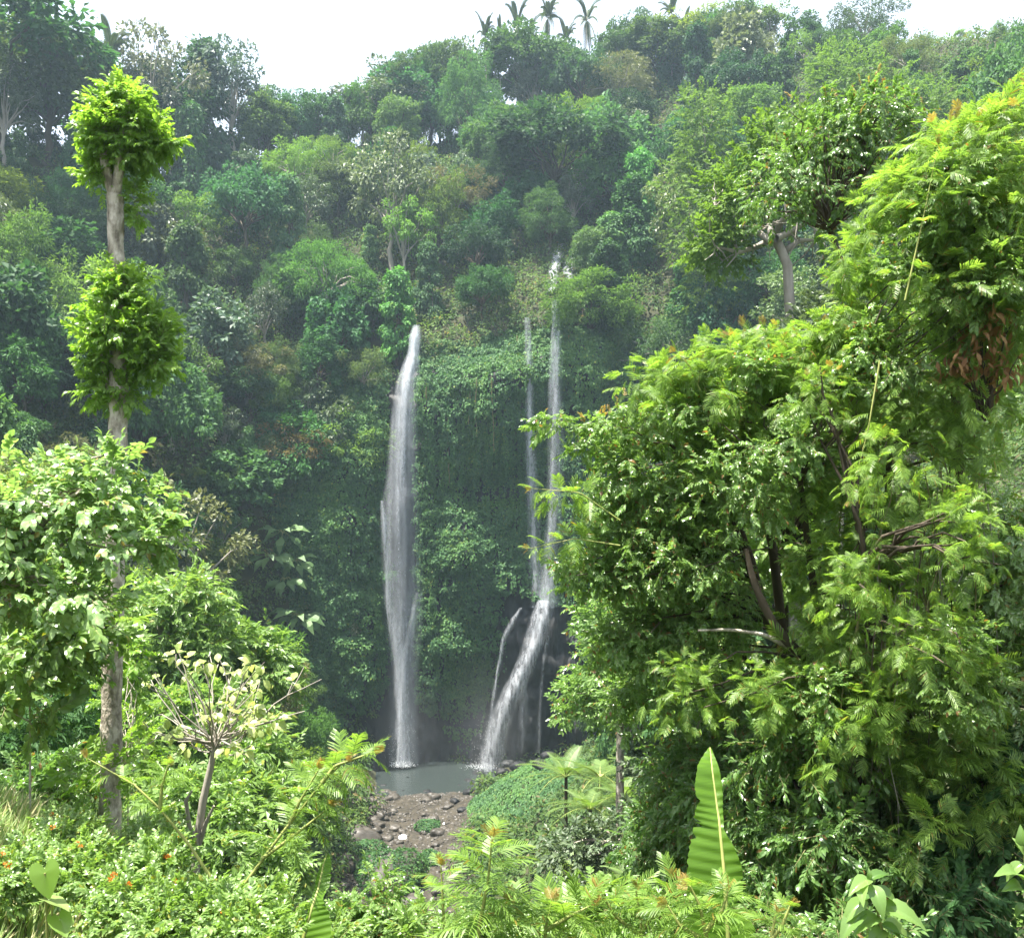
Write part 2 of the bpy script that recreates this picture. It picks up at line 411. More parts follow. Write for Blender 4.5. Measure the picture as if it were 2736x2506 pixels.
def wallinfo(xy):
    """signed distance beyond the wall's foot and the wall's parameters there"""
    xy = np.asarray(xy, float); sh = xy.shape[:-1]; q = xy.reshape(-1, 2)
    D = np.empty(len(q)); PR = np.empty((len(q), 5))
    a = CL[:-1, :2]; b = CL[1:, :2]; ab = b - a; l2 = (ab ** 2).sum(-1)
    par = np.concatenate([CL[:, 2:], CLZ[:, None]], 1)
    for k in range(0, len(q), 8000):
        s = q[k:k + 8000]
        t = np.clip(((s[:, None] - a) * ab).sum(-1) / l2, 0, 1)
        c = a + t[..., None] * ab; d2 = ((s[:, None] - c) ** 2).sum(-1)
        j = d2.argmin(1); r = np.arange(len(s))
        cr = ab[j, 0] * (s[:, 1] - a[j, 1]) - ab[j, 1] * (s[:, 0] - a[j, 0])
        D[k:k + 8000] = np.sqrt(d2[r, j]) * np.sign(cr)
        # blend parameters smoothly over nearby stretches of the wall
        dd = np.sqrt(d2); wt = 1 / (dd - dd.min(1, keepdims=True) + 1.5 + .12 * np.abs(D[k:k + 8000])[:, None]) ** 3
        wt /= wt.sum(1, keepdims=True)
        pm = .5 * (par[:-1] + par[1:])
        PR[k:k + 8000] = wt @ pm
    return D.reshape(sh), PR.reshape(*sh, 5)

def height(x, y):
    xy = np.stack([np.asarray(x, float), np.asarray(y, float)], -1)
    d, pr = wallinfo(xy)
    Hh, wd, sl, rd, zb = (pr[..., i] for i in range(5))
    t = np.clip(d / wd, 0, 1); st = t * t * (3 - 2 * t)
    up = np.minimum(np.maximum(d - wd, 0), rd - wd)
    past = np.maximum(d - rd, 0)
    p3 = np.concatenate([xy, np.zeros_like(xy[..., :1])], -1)
    z_out = zb + Hh * st + sl * up - past * .25 + fbm(p3, 34, 3, 5) * 7 * np.clip((d - wd) / 25, 0, 1)
    z_in = zlow(xy)
    bl = np.clip((d + 2) / 4, 0, 1)
    z = np.where(d > 0, z_out, z_in)
    z = np.where((d > -2) & (d < 2), z_in * (1 - bl) + z_out * bl, z)
    return z + fbm(p3, 5, 2, 9) * .35 * np.clip((y - 4) / 20, 0, 1)

def spaced(segs):
    out = [segs[0][0]]
    for a, b, s in segs:
        n = max(1, int(round((b - a) / s))); out += list(np.linspace(a, b, n + 1)[1:])
    return np.array(out)
gx = spaced([(-480, -150, 15), (-150, -70, 3.5), (-70, 70, 1.4), (70, 150, 3.5), (150, 480, 15)])
gy = spaced([(-60, -6, 6), (-6, 30, 1.0), (30, 210, 1.5), (210, 320, 3), (320, 640, 16)])
GX, GY = np.meshgrid(gx, gy, indexing='xy')
GZ = height(GX, GY)
mb = MB(); mb.grid(np.stack([GX, GY, GZ], -1).transpose(1, 0, 2))
tag(mb.build('terrain', M['soil']), kind='structure')

def ground(x, y):
    """bilinear height of the built terrain sheet"""
    x = np.asarray(x, float); y = np.asarray(y, float)
    i = np.clip(np.searchsorted(gx, x) - 1, 0, len(gx) - 2); j = np.clip(np.searchsorted(gy, y) - 1, 0, len(gy) - 2)
    u = np.clip((x - gx[i]) / (gx[i + 1] - gx[i]), 0, 1); v = np.clip((y - gy[j]) / (gy[j + 1] - gy[j]), 0, 1)
    return (GZ[j, i] * (1 - u) + GZ[j, i + 1] * u) * (1 - v) + (GZ[j + 1, i] * (1 - u) + GZ[j + 1, i + 1] * u) * v

def ray(px, py, y0=6, y1=420):
    """where the line of sight through a pixel meets the ground"""
    ys = np.arange(y0, y1, .5); p = np.stack([P(px, py, yy) for yy in ys])
    below = p[:, 2] < ground(p[:, 0], p[:, 1])
    return p[below.argmax()] if below.any() else p[-1]

def seen(p, margin=1.0):
    """is a point above the ground along its line of sight"""
    t = np.linspace(.06, .97, 90)[:, None]; c = np.array([0, 0, CAMZ])
    q = c + (np.asarray(p) - c) * t
    return bool((q[:, 2] > ground(q[:, 0], q[:, 1]) - margin).all())

def normals(x, y, e=1.5):
    zx = (ground(x + e, y) - ground(x - e, y)) / (2 * e); zy = (ground(x, y + e) - ground(x, y - e)) / (2 * e)
    return unit(np.stack([-zx, -zy, np.ones_like(zx)], -1))

# ------------------------------------------------------------------ the gorge wall: a rock sheet in front of the hill, with overhangs and recesses
ks = np.where((CL[:, 1] > 170) & (CL[:, 0] > -31.5) & (CL[:, 0] < 20))[0]
k0, k1 = ks[0], ks[-1]
seg = _cr(np.concatenate([CL[k0:k1 + 1:7], CL[k1:k1 + 1]]), 32)
tg = unit(np.gradient(seg[:, :2], axis=0)); out_n = np.stack([tg[:, 1], -tg[:, 0]], -1)   # towards the pool
tv = np.linspace(0, 1, 150)
S, T = np.meshgrid(np.arange(len(seg)), tv, indexing='ij')
_, spr = wallinfo(seg[:, :2] - out_n * 4.0)
segz = spr[:, 4] - 3
HC = spr[S, 0] + 3; WD = spr[S, 1]
ZC = segz[S] + HC * T
# inverse of the smooth step gives the run at this height
run = np.interp(T, *(lambda u: (u * u * (3 - 2 * u), u))(np.linspace(0, 1, 200))) * WD
def bump(x, z, x0, z0, sx, sz, a):
    return a * np.exp(-((x - x0) / sx) ** 2 - ((z - z0) / sz) ** 2)
XC = seg[S, 0]; YC = seg[S, 1]
pp = np.stack([XC, YC, ZC], -1)
off = 3.8 + fbm(pp, 14, 3, 21) * 4.2 + np.abs(fbm(pp, 5.5, 2, 33)) * 3.0
off += bump(XC, ZC, -9, 37, 6, 15, 5.0) + bump(XC, ZC, -6, 68, 9, 13, 3.6) - bump(XC, ZC, -6, 51, 8, 4, 4.2) - bump(XC, ZC, -8, 10, 12, 9, 3.0)
off += bump(XC, ZC, -29, 38, 3.5, 26, 3.0) - bump(XC, ZC, -20.5, 25, 4, 30, 3.5) - bump(XC, ZC, -26, 8, 6, 9, 4.0)
off -= bump(XC, ZC, -22.5, 71, 4, 7, 3.0)
off += bump(XC, ZC, 4, 20, 7, 12, 3.5) - bump(XC, ZC, 6, 55, 5, 20, 2.0)
off += .9 * (1 - np.abs(fbm(pp * np.array([1, 1, .55]), 2.6, 3, 44)) * 2.2) - .6; off = np.maximum(off, .7)
topf = np.clip((1 - T) / .10, 0, 1); off = off * topf - 1.5 * (1 - topf)
endf = np.clip((XC + 32) / 5, 0, 1) * np.clip((20 - XC) / 6, 0, 1); off = off * endf - 5.0 * (1 - endf)   # the sheet runs into the hill at both ends
CW = np.stack([XC + out_n[S, 0] * (off - run), YC + out_n[S, 1] * (off - run), ZC], -1)
mb = MB(); mb.grid(CW)
tag(mb.build('cliff', M['rock']), kind='structure')
cw_n = np.cross(np.gradient(CW, axis=0), np.gradient(CW, axis=1)); cw_n = unit(cw_n)
cw_n *= np.sign((cw_n * np.concatenate([out_n[S], np.full(S.shape + (1,), .3)], -1)).sum(-1, keepdims=True) + 1e-9)

def cliff_front(x, z):
    """y of the rock sheet's front at (x, z)"""
    d = (CW[..., 0] - x) ** 2 + ((CW[..., 2] - z)) ** 2 * .6 + np.where(CW[..., 1] < 165, 1e6, 0)
    k = np.argsort(d.ravel())[:3]
    return CW.reshape(-1, 3)[k, 1].min()

# ------------------------------------------------------------------ ivy on the gorge wall (stuff)
def scatter_grid(G, GN, dens, seed):
    r = np.random.default_rng(seed)
    e1 = G[1:, :-1] - G[:-1, :-1]; e2 = G[:-1, 1:] - G[:-1, :-1]
    ar = np.linalg.norm(np.cross(e1, e2), axis=-1); cnt = r.poisson(ar * dens)
    i, j = np.nonzero(cnt); rep = cnt[i, j]; i = np.repeat(i, rep); j = np.repeat(j, rep)
    u = r.random(len(i))[:, None]; v = r.random(len(i))[:, None]
    p = G[i, j] * (1 - u) * (1 - v) + G[i + 1, j] * u * (1 - v) + G[i, j + 1] * (1 - u) * v + G[i + 1, j + 1] * u * v
    return p, GN[i, j]
cp, cn = scatter_grid(CW, cw_n, 34, 3)
bare = fbm(cp, 9, 3, 51) * .9
x, z = cp[:, 0], cp[:, 2]
keep = np.ones(len(cp))
keep -= 1.6 * np.exp(-((x + 20.9) / 3.1) ** 4) * (z < 79)                            # behind the left fall
keep -= 1.3 * np.clip((15 - z + 8 * bare) / 8, 0, 1) * (np.abs(x + 4) < 27)          # washed rock at the foot
keep -= 1.4 * np.exp(-((x - 5) / 9) ** 4) * np.clip((33 - z + 5 * bare) / 3, 0, 1)   # ledge under the right fall
keep -= 1.2 * np.exp(-((z - 50.5) / 2.2) ** 2 - ((x + 4) / 9) ** 4)                  # shadowed gap under the overhang
keep += 1.2 * np.exp(-((x + 9) / 4.5) ** 4) * np.exp(-((z - 14) / 10) ** 4) * (bare > -.1)
keep += .1 + bare * .35
ok = rng.random(len(cp)) < keep
cp, cn = cp[ok], cn[ok]
lift = (fbm(cp, 2.2, 2, 61) * .5 + .5) ** 1.6 * 2.3 + rng.random(len(cp)) * .35
cp = cp + cn * lift[:, None]
dn = np.array([0, 0, -1.0]) + cn * .35 + rng.normal(size=cp.shape) * .35
nn = cn + np.array([0, 0, .75]) + rng.normal(size=cp.shape) * .45
mb = MB(); mb.inst(LEAF_ROUND, frames(dn, nn, rng.uniform(.32, .68, len(cp))), cp)
# bushy clumps of creeper standing out of the ivy, and the fringe that hangs under the brow
q = cp[rng.permutation(len(cp))[:3000]]; qn = np.array([0, -1.0, .25]); n_ = len(q); nl_ = 46
d = unit(rand_dirs(n_ * nl_) + qn * .7); rr = np.repeat(rng.uniform(.5, 1.5, n_), nl_) * rng.uniform(.7, 1.05, n_ * nl_)
p = np.repeat(q, nl_, 0) + d * rr[:, None] * np.array([1, .8, .8])
mb.inst(LEAF_ROUND, frames(d * .4 + np.array([0, 0, -.8]) + rng.normal(size=d.shape) * .3, d + np.array([0, 0, .45]) + rng.normal(size=d.shape) * .25, rng.uniform(.38, .62, len(p))), p)
fx = rng.uniform(-17, 6, 150); fz = rng.uniform(52, 66, 150); fl = rng.uniform(3, 11, 150)
for a, b, l in zip(fx, fz, fl):
    y_ = cliff_front(a, b) - .7; m_ = int(l * 7); t = rng.random(m_)
    p = np.stack([a + rng.normal(size=m_) * .16, y_ + rng.normal(size=m_) * .16, b - l * t], -1)
    mb.inst(LEAF_ROUND, frames(np.array([0, 0, -1.0]) + rng.normal(size=p.shape) * .25, np.array([0, -1.0, .4]) + rng.normal(size=p.shape) * .4, rng.uniform(.25, .45, m_)), p)
tag(mb.build('cliff_ivy', M['ivy']), kind='stuff', label='dense dark green ivy clinging to the gorge wall round both falls', cat='ivy')

# ------------------------------------------------------------------ hillside undergrowth (stuff)
def lumps(px_, py_, nz, nleaf, rad, size, tm, mb, squash=.8, mi=0):
    """leafy hummocks: nleaf leaves over a half ball at every point"""
    n = len(px_); c = np.stack([px_, py_, nz], -1)
    d = rand_dirs(n * nleaf); d[:, 2] = np.abs(d[:, 2]) * 1.0 - .15; d = unit(d)
    rr = np.repeat(rad, nleaf) * rng.uniform(.55, 1.05, n * nleaf)
    cc = np.repeat(c, nleaf, 0)
    p = cc + d * rr[:, None] * np.array([1, 1, squash])
    dirs = d * .5 + np.array([0, 0, -.5]) + rng.normal(size=d.shape) * .4
    nrm = d * 1.0 + np.array([0, 0, .5]) + rng.normal(size=d.shape) * .3
    mb.inst(tm, frames(dirs, nrm, np.repeat(size, nleaf) * rng.uniform(.7, 1.3, n * nleaf)), p, mi)

bx = rng.uniform(-150, 150, 66000); by = rng.uniform(19, 300, 66000)
kx, ky = proj(np.stack([bx, by, ground(bx, by) + 1.5], -1))
inv = ((kx > -40) & (kx < 1064) & (ky < 960) & (ky > -20) & (by > 30)) | ((np.abs(kx - 512) > 540) & (np.abs(kx - 512) < 1050) & (by < 150) & (ky < 1250) & (ky > -20))
bx, by = bx[inv], by[inv]; bz = ground(bx, by)
dw, prw = wallinfo(np.stack([bx, by], -1))
onbed = (np.abs(bx - np.interp(by, [104, 120, 135, 150, 165, 171], [-11, -13.5, -17, -17.5, -17, -17])) < np.interp(by, [104, 120, 135, 150, 165, 186], [6.5, 9, 11.5, 12.5, 13.5, 14])) & (by > 100) & (by < 186) & (bz < 1.4)
onmound = (((bx - 3.5) / 9.5) ** 2 + ((by - 149) / 12.5) ** 2) < 1.15
onwall = (prw[:, 0] > 60) & (prw[:, 1] < 14) & (dw > -1) & (dw < prw[:, 1] * .8)
wet = (bx > -9) & (bx < 10) & (by > 163) & (by < 187)
ok = ~onbed & ~onmound & ~onwall & ~wet
bx, by, bz = bx[ok], by[ok], bz[ok]
order = rng.permutation(len(bx)); sel = []
cell = {}
for k in order:
    s = 2.1 + by[k] / 150.0
    key = (int(bx[k] // 4), int(by[k] // 4)); hit = False
    for a in (-1, 0, 1):
        for b in (-1, 0, 1):
            for m_ in cell.get((key[0] + a, key[1] + b), ()):
                if (bx[k] - bx[m_]) ** 2 + (by[k] - by[m_]) ** 2 + (bz[k] - bz[m_]) ** 2 < s * s: hit = True
    if not hit:
        cell.setdefault(key, []).append(k); sel.append(k)
sel = np.array(sel); ux, uy, uz = bx[sel], by[sel], bz[sel]
vis = np.array([seen((a, b, c + 2.5), 0.5) for a, b, c in zip(ux, uy, uz)])
ux, uy, uz = ux[vis], uy[vis], uz[vis]
print('undergrowth hummocks', len(ux))
near = uy < 110
mb = MB()
lumps(ux[near], uy[near], uz[near] + .2, 520, rng.uniform(1.4, 2.4, near.sum()), rng.uniform(.8, 1.25, near.sum()) * np.interp(uy[near], [30, 110], [.16, .42]), LEAF_LO, mb, 1.0)
far = ~near
lumps(ux[far], uy[far], uz[far] + .2, 250, rng.uniform(1.9, 3.6, far.sum()), rng.uniform(.55, .85, far.sum()), LEAF_LO, mb, 1.0)
tag(mb.build('undergrowth', M['under']), kind='stuff', label='tangled green undergrowth covering the slopes of the gorge', cat='undergrowth')

# ground cover on the mound beside the pool
n = 26000
mx = rng.uniform(-8, 15, n); my = rng.uniform(134, 164, n)
ok = (((mx - 3.5) / 9.6) ** 2 + ((my - 149) / 12.8) ** 2) < 1.1
mx, my = mx[ok], my[ok]; mz = ground(mx, my); mn = normals(mx, my, .8)
mp = np.stack([mx, my, mz], -1); mp += mn * ((fbm(mp, 2.0, 2, 71) * .5 + .5) * .9)[:, None]
dn = np.array([0, -.5, -.8]) + rng.normal(size=mp.shape) * .4
mb = MB(); mb.inst(LEAF_ROUND, frames(dn, mn + np.array([0, -.1, .5]) + rng.normal(size=mp.shape) * .35, rng.uniform(.3, .55, len(mp))), mp)
tag(mb.build('ground_cover', M['ivy']), kind='stuff', label='low even leafy ground cover on the mound beside the plunge pool', cat='ground cover')

# ------------------------------------------------------------------ pool, river bed, stream
def blob_sheet(name, cx, cy, rx, ry, z, mat, seed, amp=.18, n=72):
    a = np.arange(n) / n * 2 * np.pi
    r = 1 + amp * (np.sin(2 * a + seed) * .5 + np.sin(3 * a + seed * 2.1) * .35 + np.sin(5 * a + seed * .7) * .25)
    rings = np.array([0.02, .35, .7, 1.0])
    pts = np.stack([np.stack([cx + rx * r * q * np.cos(a), cy + ry * r * q * np.sin(a), np.full(n, z)], -1) for q in rings])
    pts = np.concatenate([pts, pts[:, :1]], 1)
    mb = MB(); mb.grid(pts); return mb.build(name, mat)

m, N, L = newmat('pool water')
out = N.new('ShaderNodeOutputMaterial'); pb = N.new('ShaderNodeBsdfPrincipled')
pb.inputs['Base Color'].default_value = (.028, .036, .034, 1); pb.inputs['Roughness'].default_value = .22
tc = N.new('ShaderNodeTexCoord'); mp_ = N.new('ShaderNodeMapping'); mp_.inputs['Scale'].default_value = (.8, 2.2, 1)
nz = N.new('ShaderNodeTexNoise'); nz.inputs['Scale'].default_value = .9; nz.inputs['Detail'].default_value = 5
bp = N.new('ShaderNodeBump'); bp.inputs['Strength'].default_value = .6; bp.inputs['Distance'].default_value = .15
L.new(tc.outputs['Object'], mp_.inputs[0]); L.new(mp_.outputs[0], nz.inputs[0]); L.new(nz.outputs[0], bp.inputs['Height']); L.new(bp.outputs[0], pb.inputs['Normal'])
L.new(pb.outputs[0], out.inputs[0]); M['water'] = m
tag(blob_sheet('pool_water', -18.5, 174.5, 15, 14.5, -.55, M['water'], 1.0, .12), kind='structure')

# river bed: sheet laid just above the ground
sx, sy = np.meshgrid(np.linspace(0, 1, 34), np.linspace(104, 171, 90), indexing='xy')
cxs = np.interp(sy, [104, 120, 135, 150, 165, 171], [-11, -13.5, -17, -17.5, -17, -17])
hws = np.interp(sy, [104, 120, 135, 150, 165, 171], [7, 9.5, 12.5, 13.5, 14, 12])
BX = cxs + (sx * 2 - 1) * hws
BP = np.stack([BX, sy, ground(BX, sy) + .10 + np.abs(fbm(np.stack([BX, sy, 0 * sx], -1), 1.6, 3, 81)) * .35 - (np.abs(sx * 2 - 1) > .93) * .3], -1)
mb = MB(); mb.grid(BP.transpose(1, 0, 2)); tag(mb.build('river_bed', M['bed']), kind='structure')

# ------------------------------------------------------------------ falling water
def watermat(name, dens, scale, lo, hi, edge=2.0):
    m, N, L = newmat(name)
    out = N.new('ShaderNodeOutputMaterial'); tc = N.new('ShaderNodeTexCoord'); mp = N.new('ShaderNodeMapping')
    mp.inputs['Scale'].default_value = (1.0, 1.0, .055)
    nz = N.new('ShaderNodeTexNoise'); nz.inputs['Scale'].default_value = scale; nz.inputs['Detail'].default_value = 7; nz.inputs['Roughness'].default_value = .62
    L.new(tc.outputs['Object'], mp.inputs[0]); L.new(mp.outputs[0], nz.inputs[0])
    mr = N.new('ShaderNodeMapRange'); mr.inputs[1].default_value = lo; mr.inputs[2].default_value = hi
    L.new(nz.outputs[0], mr.inputs[0])
    n2 = N.new('ShaderNodeTexNoise'); n2.inputs['Scale'].default_value = 2.4; n2.inputs['Detail'].default_value = 6; n2.inputs['Roughness'].default_value = .75
    mp2 = N.new('ShaderNodeMapping'); mp2.inputs['Scale'].default_value = (1, 1, .4)
    L.new(tc.outputs['Object'], mp2.inputs[0]); L.new(mp2.outputs[0], n2.inputs[0])
    r2 = N.new('ShaderNodeMapRange'); r2.inputs[1].default_value = .3; r2.inputs[2].default_value = .62; r2.inputs[3].default_value = .35
    L.new(n2.outputs[0], r2.inputs[0])
    uv = N.new('ShaderNodeUVMap'); sep = N.new('ShaderNodeSeparateXYZ'); L.new(uv.outputs[0], sep.inputs[0])
    # u runs across the curtain (thin at its edges), v carries how much water there is
    a = N.new('ShaderNodeMath'); a.operation = 'MULTIPLY_ADD'; a.inputs[1].default_value = 2; a.inputs[2].default_value = -1
    L.new(sep.outputs[0], a.inputs[0])
    b = N.new('ShaderNodeMath'); b.operation = 'ABSOLUTE'; L.new(a.outputs[0], b.inputs[0])
    c = N.new('ShaderNodeMath'); c.operation = 'POWER'; c.inputs[1].default_value = edge; L.new(b.outputs[0], c.inputs[0])
    d = N.new('ShaderNodeMath'); d.operation = 'SUBTRACT'; d.inputs[0].default_value = 1; L.new(c.outputs[0], d.inputs[1])
    cur = mr.outputs[0]
    for o_ in (r2.outputs[0], d.outputs[0], sep.outputs[1]):
        e = N.new('ShaderNodeMath'); e.operation = 'MULTIPLY'; L.new(cur, e.inputs[0]); L.new(o_, e.inputs[1]); cur = e.outputs[0]
    e = N.new('ShaderNodeMath'); e.operation = 'MULTIPLY'; e.use_clamp = True; e.inputs[1].default_value = dens; L.new(cur, e.inputs[0])
    df = N.new('ShaderNodeBsdfDiffuse'); df.inputs[0].default_value = (.62, .65, .70, 1)
    tl = N.new('ShaderNodeBsdfTranslucent'); tl.inputs[0].default_value = (.62, .65, .70, 1)
    ms = N.new('ShaderNodeMixShader'); ms.inputs[0].default_value = .4; L.new(df.outputs[0], ms.inputs[1]); L.new(tl.outputs[0], ms.inputs[2])
    tp = N.new('ShaderNodeBsdfTransparent'); mx = N.new('ShaderNodeMixShader')
    L.new(e.outputs[0], mx.inputs[0]); L.new(tp.outputs[0], mx.inputs[1]); L.new(ms.outputs[0], mx.inputs[2]); L.new(mx.outputs[0], out.inputs[0])
    return m
M['veil'] = watermat('water veil', 1.25, 1.1, .22, .72, 1.5)
M['jet'] = watermat('white water', 1.5, 2.0, .26, .66, 1.3)
M['foam'] = noisemat('foam', [(.55, .57, .58), (.85, .87, .88)], 2, 6, .7, bump=.3)

def curtain(mb, rows, mi, nc=15, bulge=.5, amp=.25, seed=0, dy=0.0, front=.5):
    """rows: (px left, px right, py, distance, amount) down the fall, px in 1024 frame"""
    rows = np.array(rows, float); t = np.linspace(0, 1, len(rows)); tt = np.linspace(0, 1, 60)
    R = np.stack([np.interp(tt, t, rows[:, k]) for k in range(5)], -1)
    for _ in range(2): R[1:-1, :2] = (R[:-2, :2] + 2 * R[1:-1, :2] + R[2:, :2]) / 4
    if front:
        fy = np.array([cliff_front((P((l + r) / 2, py, Y))[0], P(l, py, Y)[2]) for l, r, py, Y, am in R]) - front
        for _ in range(4): fy[1:-1] = np.minimum(fy[1:-1], (fy[:-2] + fy[2:]) / 2)
        R[:, 3] = np.minimum(R[:, 3], fy)
    u = np.linspace(0, 1, nc); pts = np.zeros((60, nc, 3)); uv = np.zeros((60, nc, 2))
    for i, (l, r, py, Y, am) in enumerate(R):
        a = P(l, py, Y); b = P(r, py, Y); wdt = b[0] - a[0]
        pts[i] = a + (b - a) * u[:, None]
        pts[i, :, 1] -= bulge * wdt * np.sin(np.pi * u) * .5 - dy
        uv[i, :, 0] = u; uv[i, :, 1] = am
    pts += (np.stack([fbm(pts * np.array([1, 1, .12]), 1.2, 2, seed + 1), fbm(pts * np.array([1, 1, .12]), 1.2, 2, seed + 2), 0 * pts[..., 0]], -1)) * amp
    mb.grid(pts, mi, True, uv)

k = 1 / 1.969
def rowsk(l): return [(a * k, b * k, c * k, d, e) for a, b, c, d, e in l]
LF = rowsk([(812, 828, 640, 185, .5), (804, 833, 662, 184.5, .9), (803, 829, 690, 184, .9), (790, 828, 720, 183.6, .95), (775, 824, 760, 183.2, .8), (765, 824, 850, 183, .6), (757, 824, 950, 182.8, .45),
      (746, 830, 1000, 182.6, .40), (746, 834, 1100, 182.4, .40), (750, 838, 1180, 182.3, .46), (757, 832, 1250, 182.1, .6), (762, 827, 1300, 182, .65), (764, 824, 1400, 181.6, .65), (762, 826, 1505, 181.2, .7)])
wf = empty('waterfall', (-18.6, 183, 0), 0, 'tall left waterfall plunging from a notch in the ivy into the pool', 'waterfall')
mb = MB()
curtain(mb, LF, 0, 17, .5, .35, 1); curtain(mb, LF, 0, 17, .7, .4, 5, .5)
mb.build('water_curtain', [M['veil']], wf, True)
mb = MB()
curtain(mb, rowsk([(812, 827, 644, 184.2, .4), (806, 830, 664, 184.0, .8), (805, 826, 690, 183.7, .9), (800, 824, 715, 183.2, .9), (785, 820, 760, 182.8, .55), (772, 818, 860, 182.4, .25), (765, 815, 960, 182.2, .12), (765, 815, 1060, 182.2, .1)]), 0, 13, .8, .35, 9)
curtain(mb, rowsk([(748, 757, 985, 182.0, .7), (750, 766, 1030, 181.8, .8), (755, 772, 1100, 181.8, .6), (758, 775, 1180, 181.7, .75), (764, 786, 1240, 181.6, .85), (776, 796, 1300, 181.5, .8), (780, 804, 1400, 181.2, .75), (780, 806, 1500, 180.8, .8)]), 0, 9, .6, .25, 13)
curtain(mb, rowsk([(818, 834, 1165, 182.0, .55), (808, 826, 1200, 181.8, .7), (798, 815, 1250, 181.6, .75), (786, 806, 1310, 181.4, .7), (782, 804, 1420, 181.1, .7)]), 0, 9, .6, .2, 17)
curtain(mb, rowsk([(786, 796, 1180, 181.9, .3), (784, 797, 1250, 181.7, .6), (784, 800, 1320, 181.4, .6), (784, 802, 1500, 181, .6)]), 0, 9, .6, .2, 19)
mb.build('water_jet', [M['jet']], wf, True)

RFL = 1.0
wf2 = empty('waterfall', (0.0, 184, 0), 0, 'right waterfall in two thin strands that break on a dark ledge and fan out', 'waterfall')
mb = MB()
curtain(mb, rowsk([(1086, 1102, 590, 187.5, .8), (1083, 1104, 640, 187, .75), (1080, 1110, 700, 186.5, .75), (1078, 1112, 800, 186, .65), (1076, 1112, 900, 185.6, .6), (1074, 1110, 1000, 185.2, .6), (1064, 1106, 1100, 184.8, .62), (1052, 1104, 1195, 184.2, .8)]), 0, 13, .5, .3, 23)
curtain(mb, rowsk([(1032, 1044, 625, 187, .9), (1031, 1049, 700, 186.6, 1), (1031, 1052, 800, 186.2, .9), (1033, 1058, 900, 185.8, .85), (1036, 1067, 1050, 185.3, .75), (1042, 1075, 1195, 184.4, .8)]), 0, 9, .5, .25, 27)
mb.build('water_curtain', [M['veil']], wf2, True)
mb = MB()
curtain(mb, rowsk([(1094, 1104, 650, 186.6, .5), (1089, 1101, 760, 186, .55), (1083, 1096, 900, 185.3, .5), (1080, 1092, 1000, 184.8, .45), (1068, 1092, 1120, 184.2, .45), (1056, 1096, 1190, 183.6, .7)]), 0, 9, .5, .2, 31)
curtain(mb, rowsk([(1054, 1096, 1180, 183.6, 1), (1042, 1090, 1215, 182.9, 1), (1032, 1076, 1255, 182.2, 1), (1016, 1058, 1300, 181.4, 1), (994, 1040, 1345, 180.8, 1), (974, 1020, 1390, 180.4, .9), (954, 1004, 1440, 180.2, .8), (936, 996, 1500, 179.8, .7), (926, 990, 1535, 179.4, .6)]), 0, 13, .5, .4, 37)
curtain(mb, rowsk([(1024, 1030, 1195, 183.4, .5), (1002, 1020, 1220, 182.9, .6), (984, 998, 1260, 182.4, .65), (980, 990, 1300, 182, .6), (972, 982, 1340, 181.6, .6), (962, 974, 1390, 181.2, .4), (952, 972, 1480, 180.8, .3)]), 0, 7, .5, .3, 41)
curtain(mb, rowsk([(1024, 1040, 1315, 181.4, .5), (1022, 1040, 1400, 181, .35), (1018, 1036, 1480, 180.6, .25)]), 0, 7, .5, .3, 43)
curtain(mb, rowsk([(1076, 1082, 1250, 182.8, .4), (1066, 1074, 1310, 182.3, .35), (1058, 1070, 1400, 181.8, .3), (1050, 1068, 1480, 181.4, .2)]), 0, 7, .5, .3, 47)
mb.build('water_cascade', [M['jet']], wf2, True)
# the top of the right fall: short chutes over rock high above
wt = empty('waterfall', tuple(ray(552, 260)), 0, 'short broken chute of white water high above the right fall', 'waterfall')
mb = MB()
for l in ([(1090, 1116, 480, 1), (1084, 1110, 505, 1), (1078, 1102, 530, .9), (1076, 1098, 575, .85)], [(1109, 1123, 492, .8), (1108, 1121, 540, .7)], [(1121, 1141, 478, .9), (1118, 1134, 515, .8), (1114, 1129, 550, .7)]):
    rr = []
    for a, b, c, am in l:
        h = ray((a + b) / 2 * k, c * k); rr.append((a * k, b * k, c * k, h[1] - 3.0, am))
    curtain(mb, rr, 0, 7, .4, .3, int(l[0][0]), 0, 0)
mb.build('water_jet', [M['jet']], wt, True)

# spray of droplets at the foot of each fall
def drops(mb, n, c, sg, size):
    p = np.asarray(c) + rng.normal(size=(n, 3)) * np.asarray(sg); p[:, 2] = np.abs(p[:, 2] - .05) + .05
    t = Tmpl([(1, 0, -.7), (-.5, .87, -.7), (-.5, -.87, -.7), (0, 0, 1)], [(0, 2, 1), (0, 1, 3), (1, 2, 3), (2, 0, 3)])
    s = rng.uniform(.4, 1, n) * size
    mb.inst(t, np.eye(3)[None] * s[:, None, None], p)
mb = MB(); drops(mb, 700, P(402, 763, 180.5), (.9, .8, .35), .10); drops(mb, 700, P(402, 750, 181), (1.0, .8, 3.0), .06)
o = mb.build('spray', [M['foam']], wf); o['kind'] = 'stuff'
mb = MB(); drops(mb, 400, P(482, 768, 178.8), (1.3, 1.0, .4), .08); drops(mb, 300, P(484, 745, 179.5), (1.6, 1.0, 3.2), .06)
o = mb.build('spray', [M['foam']], wf2); o['kind'] = 'stuff'

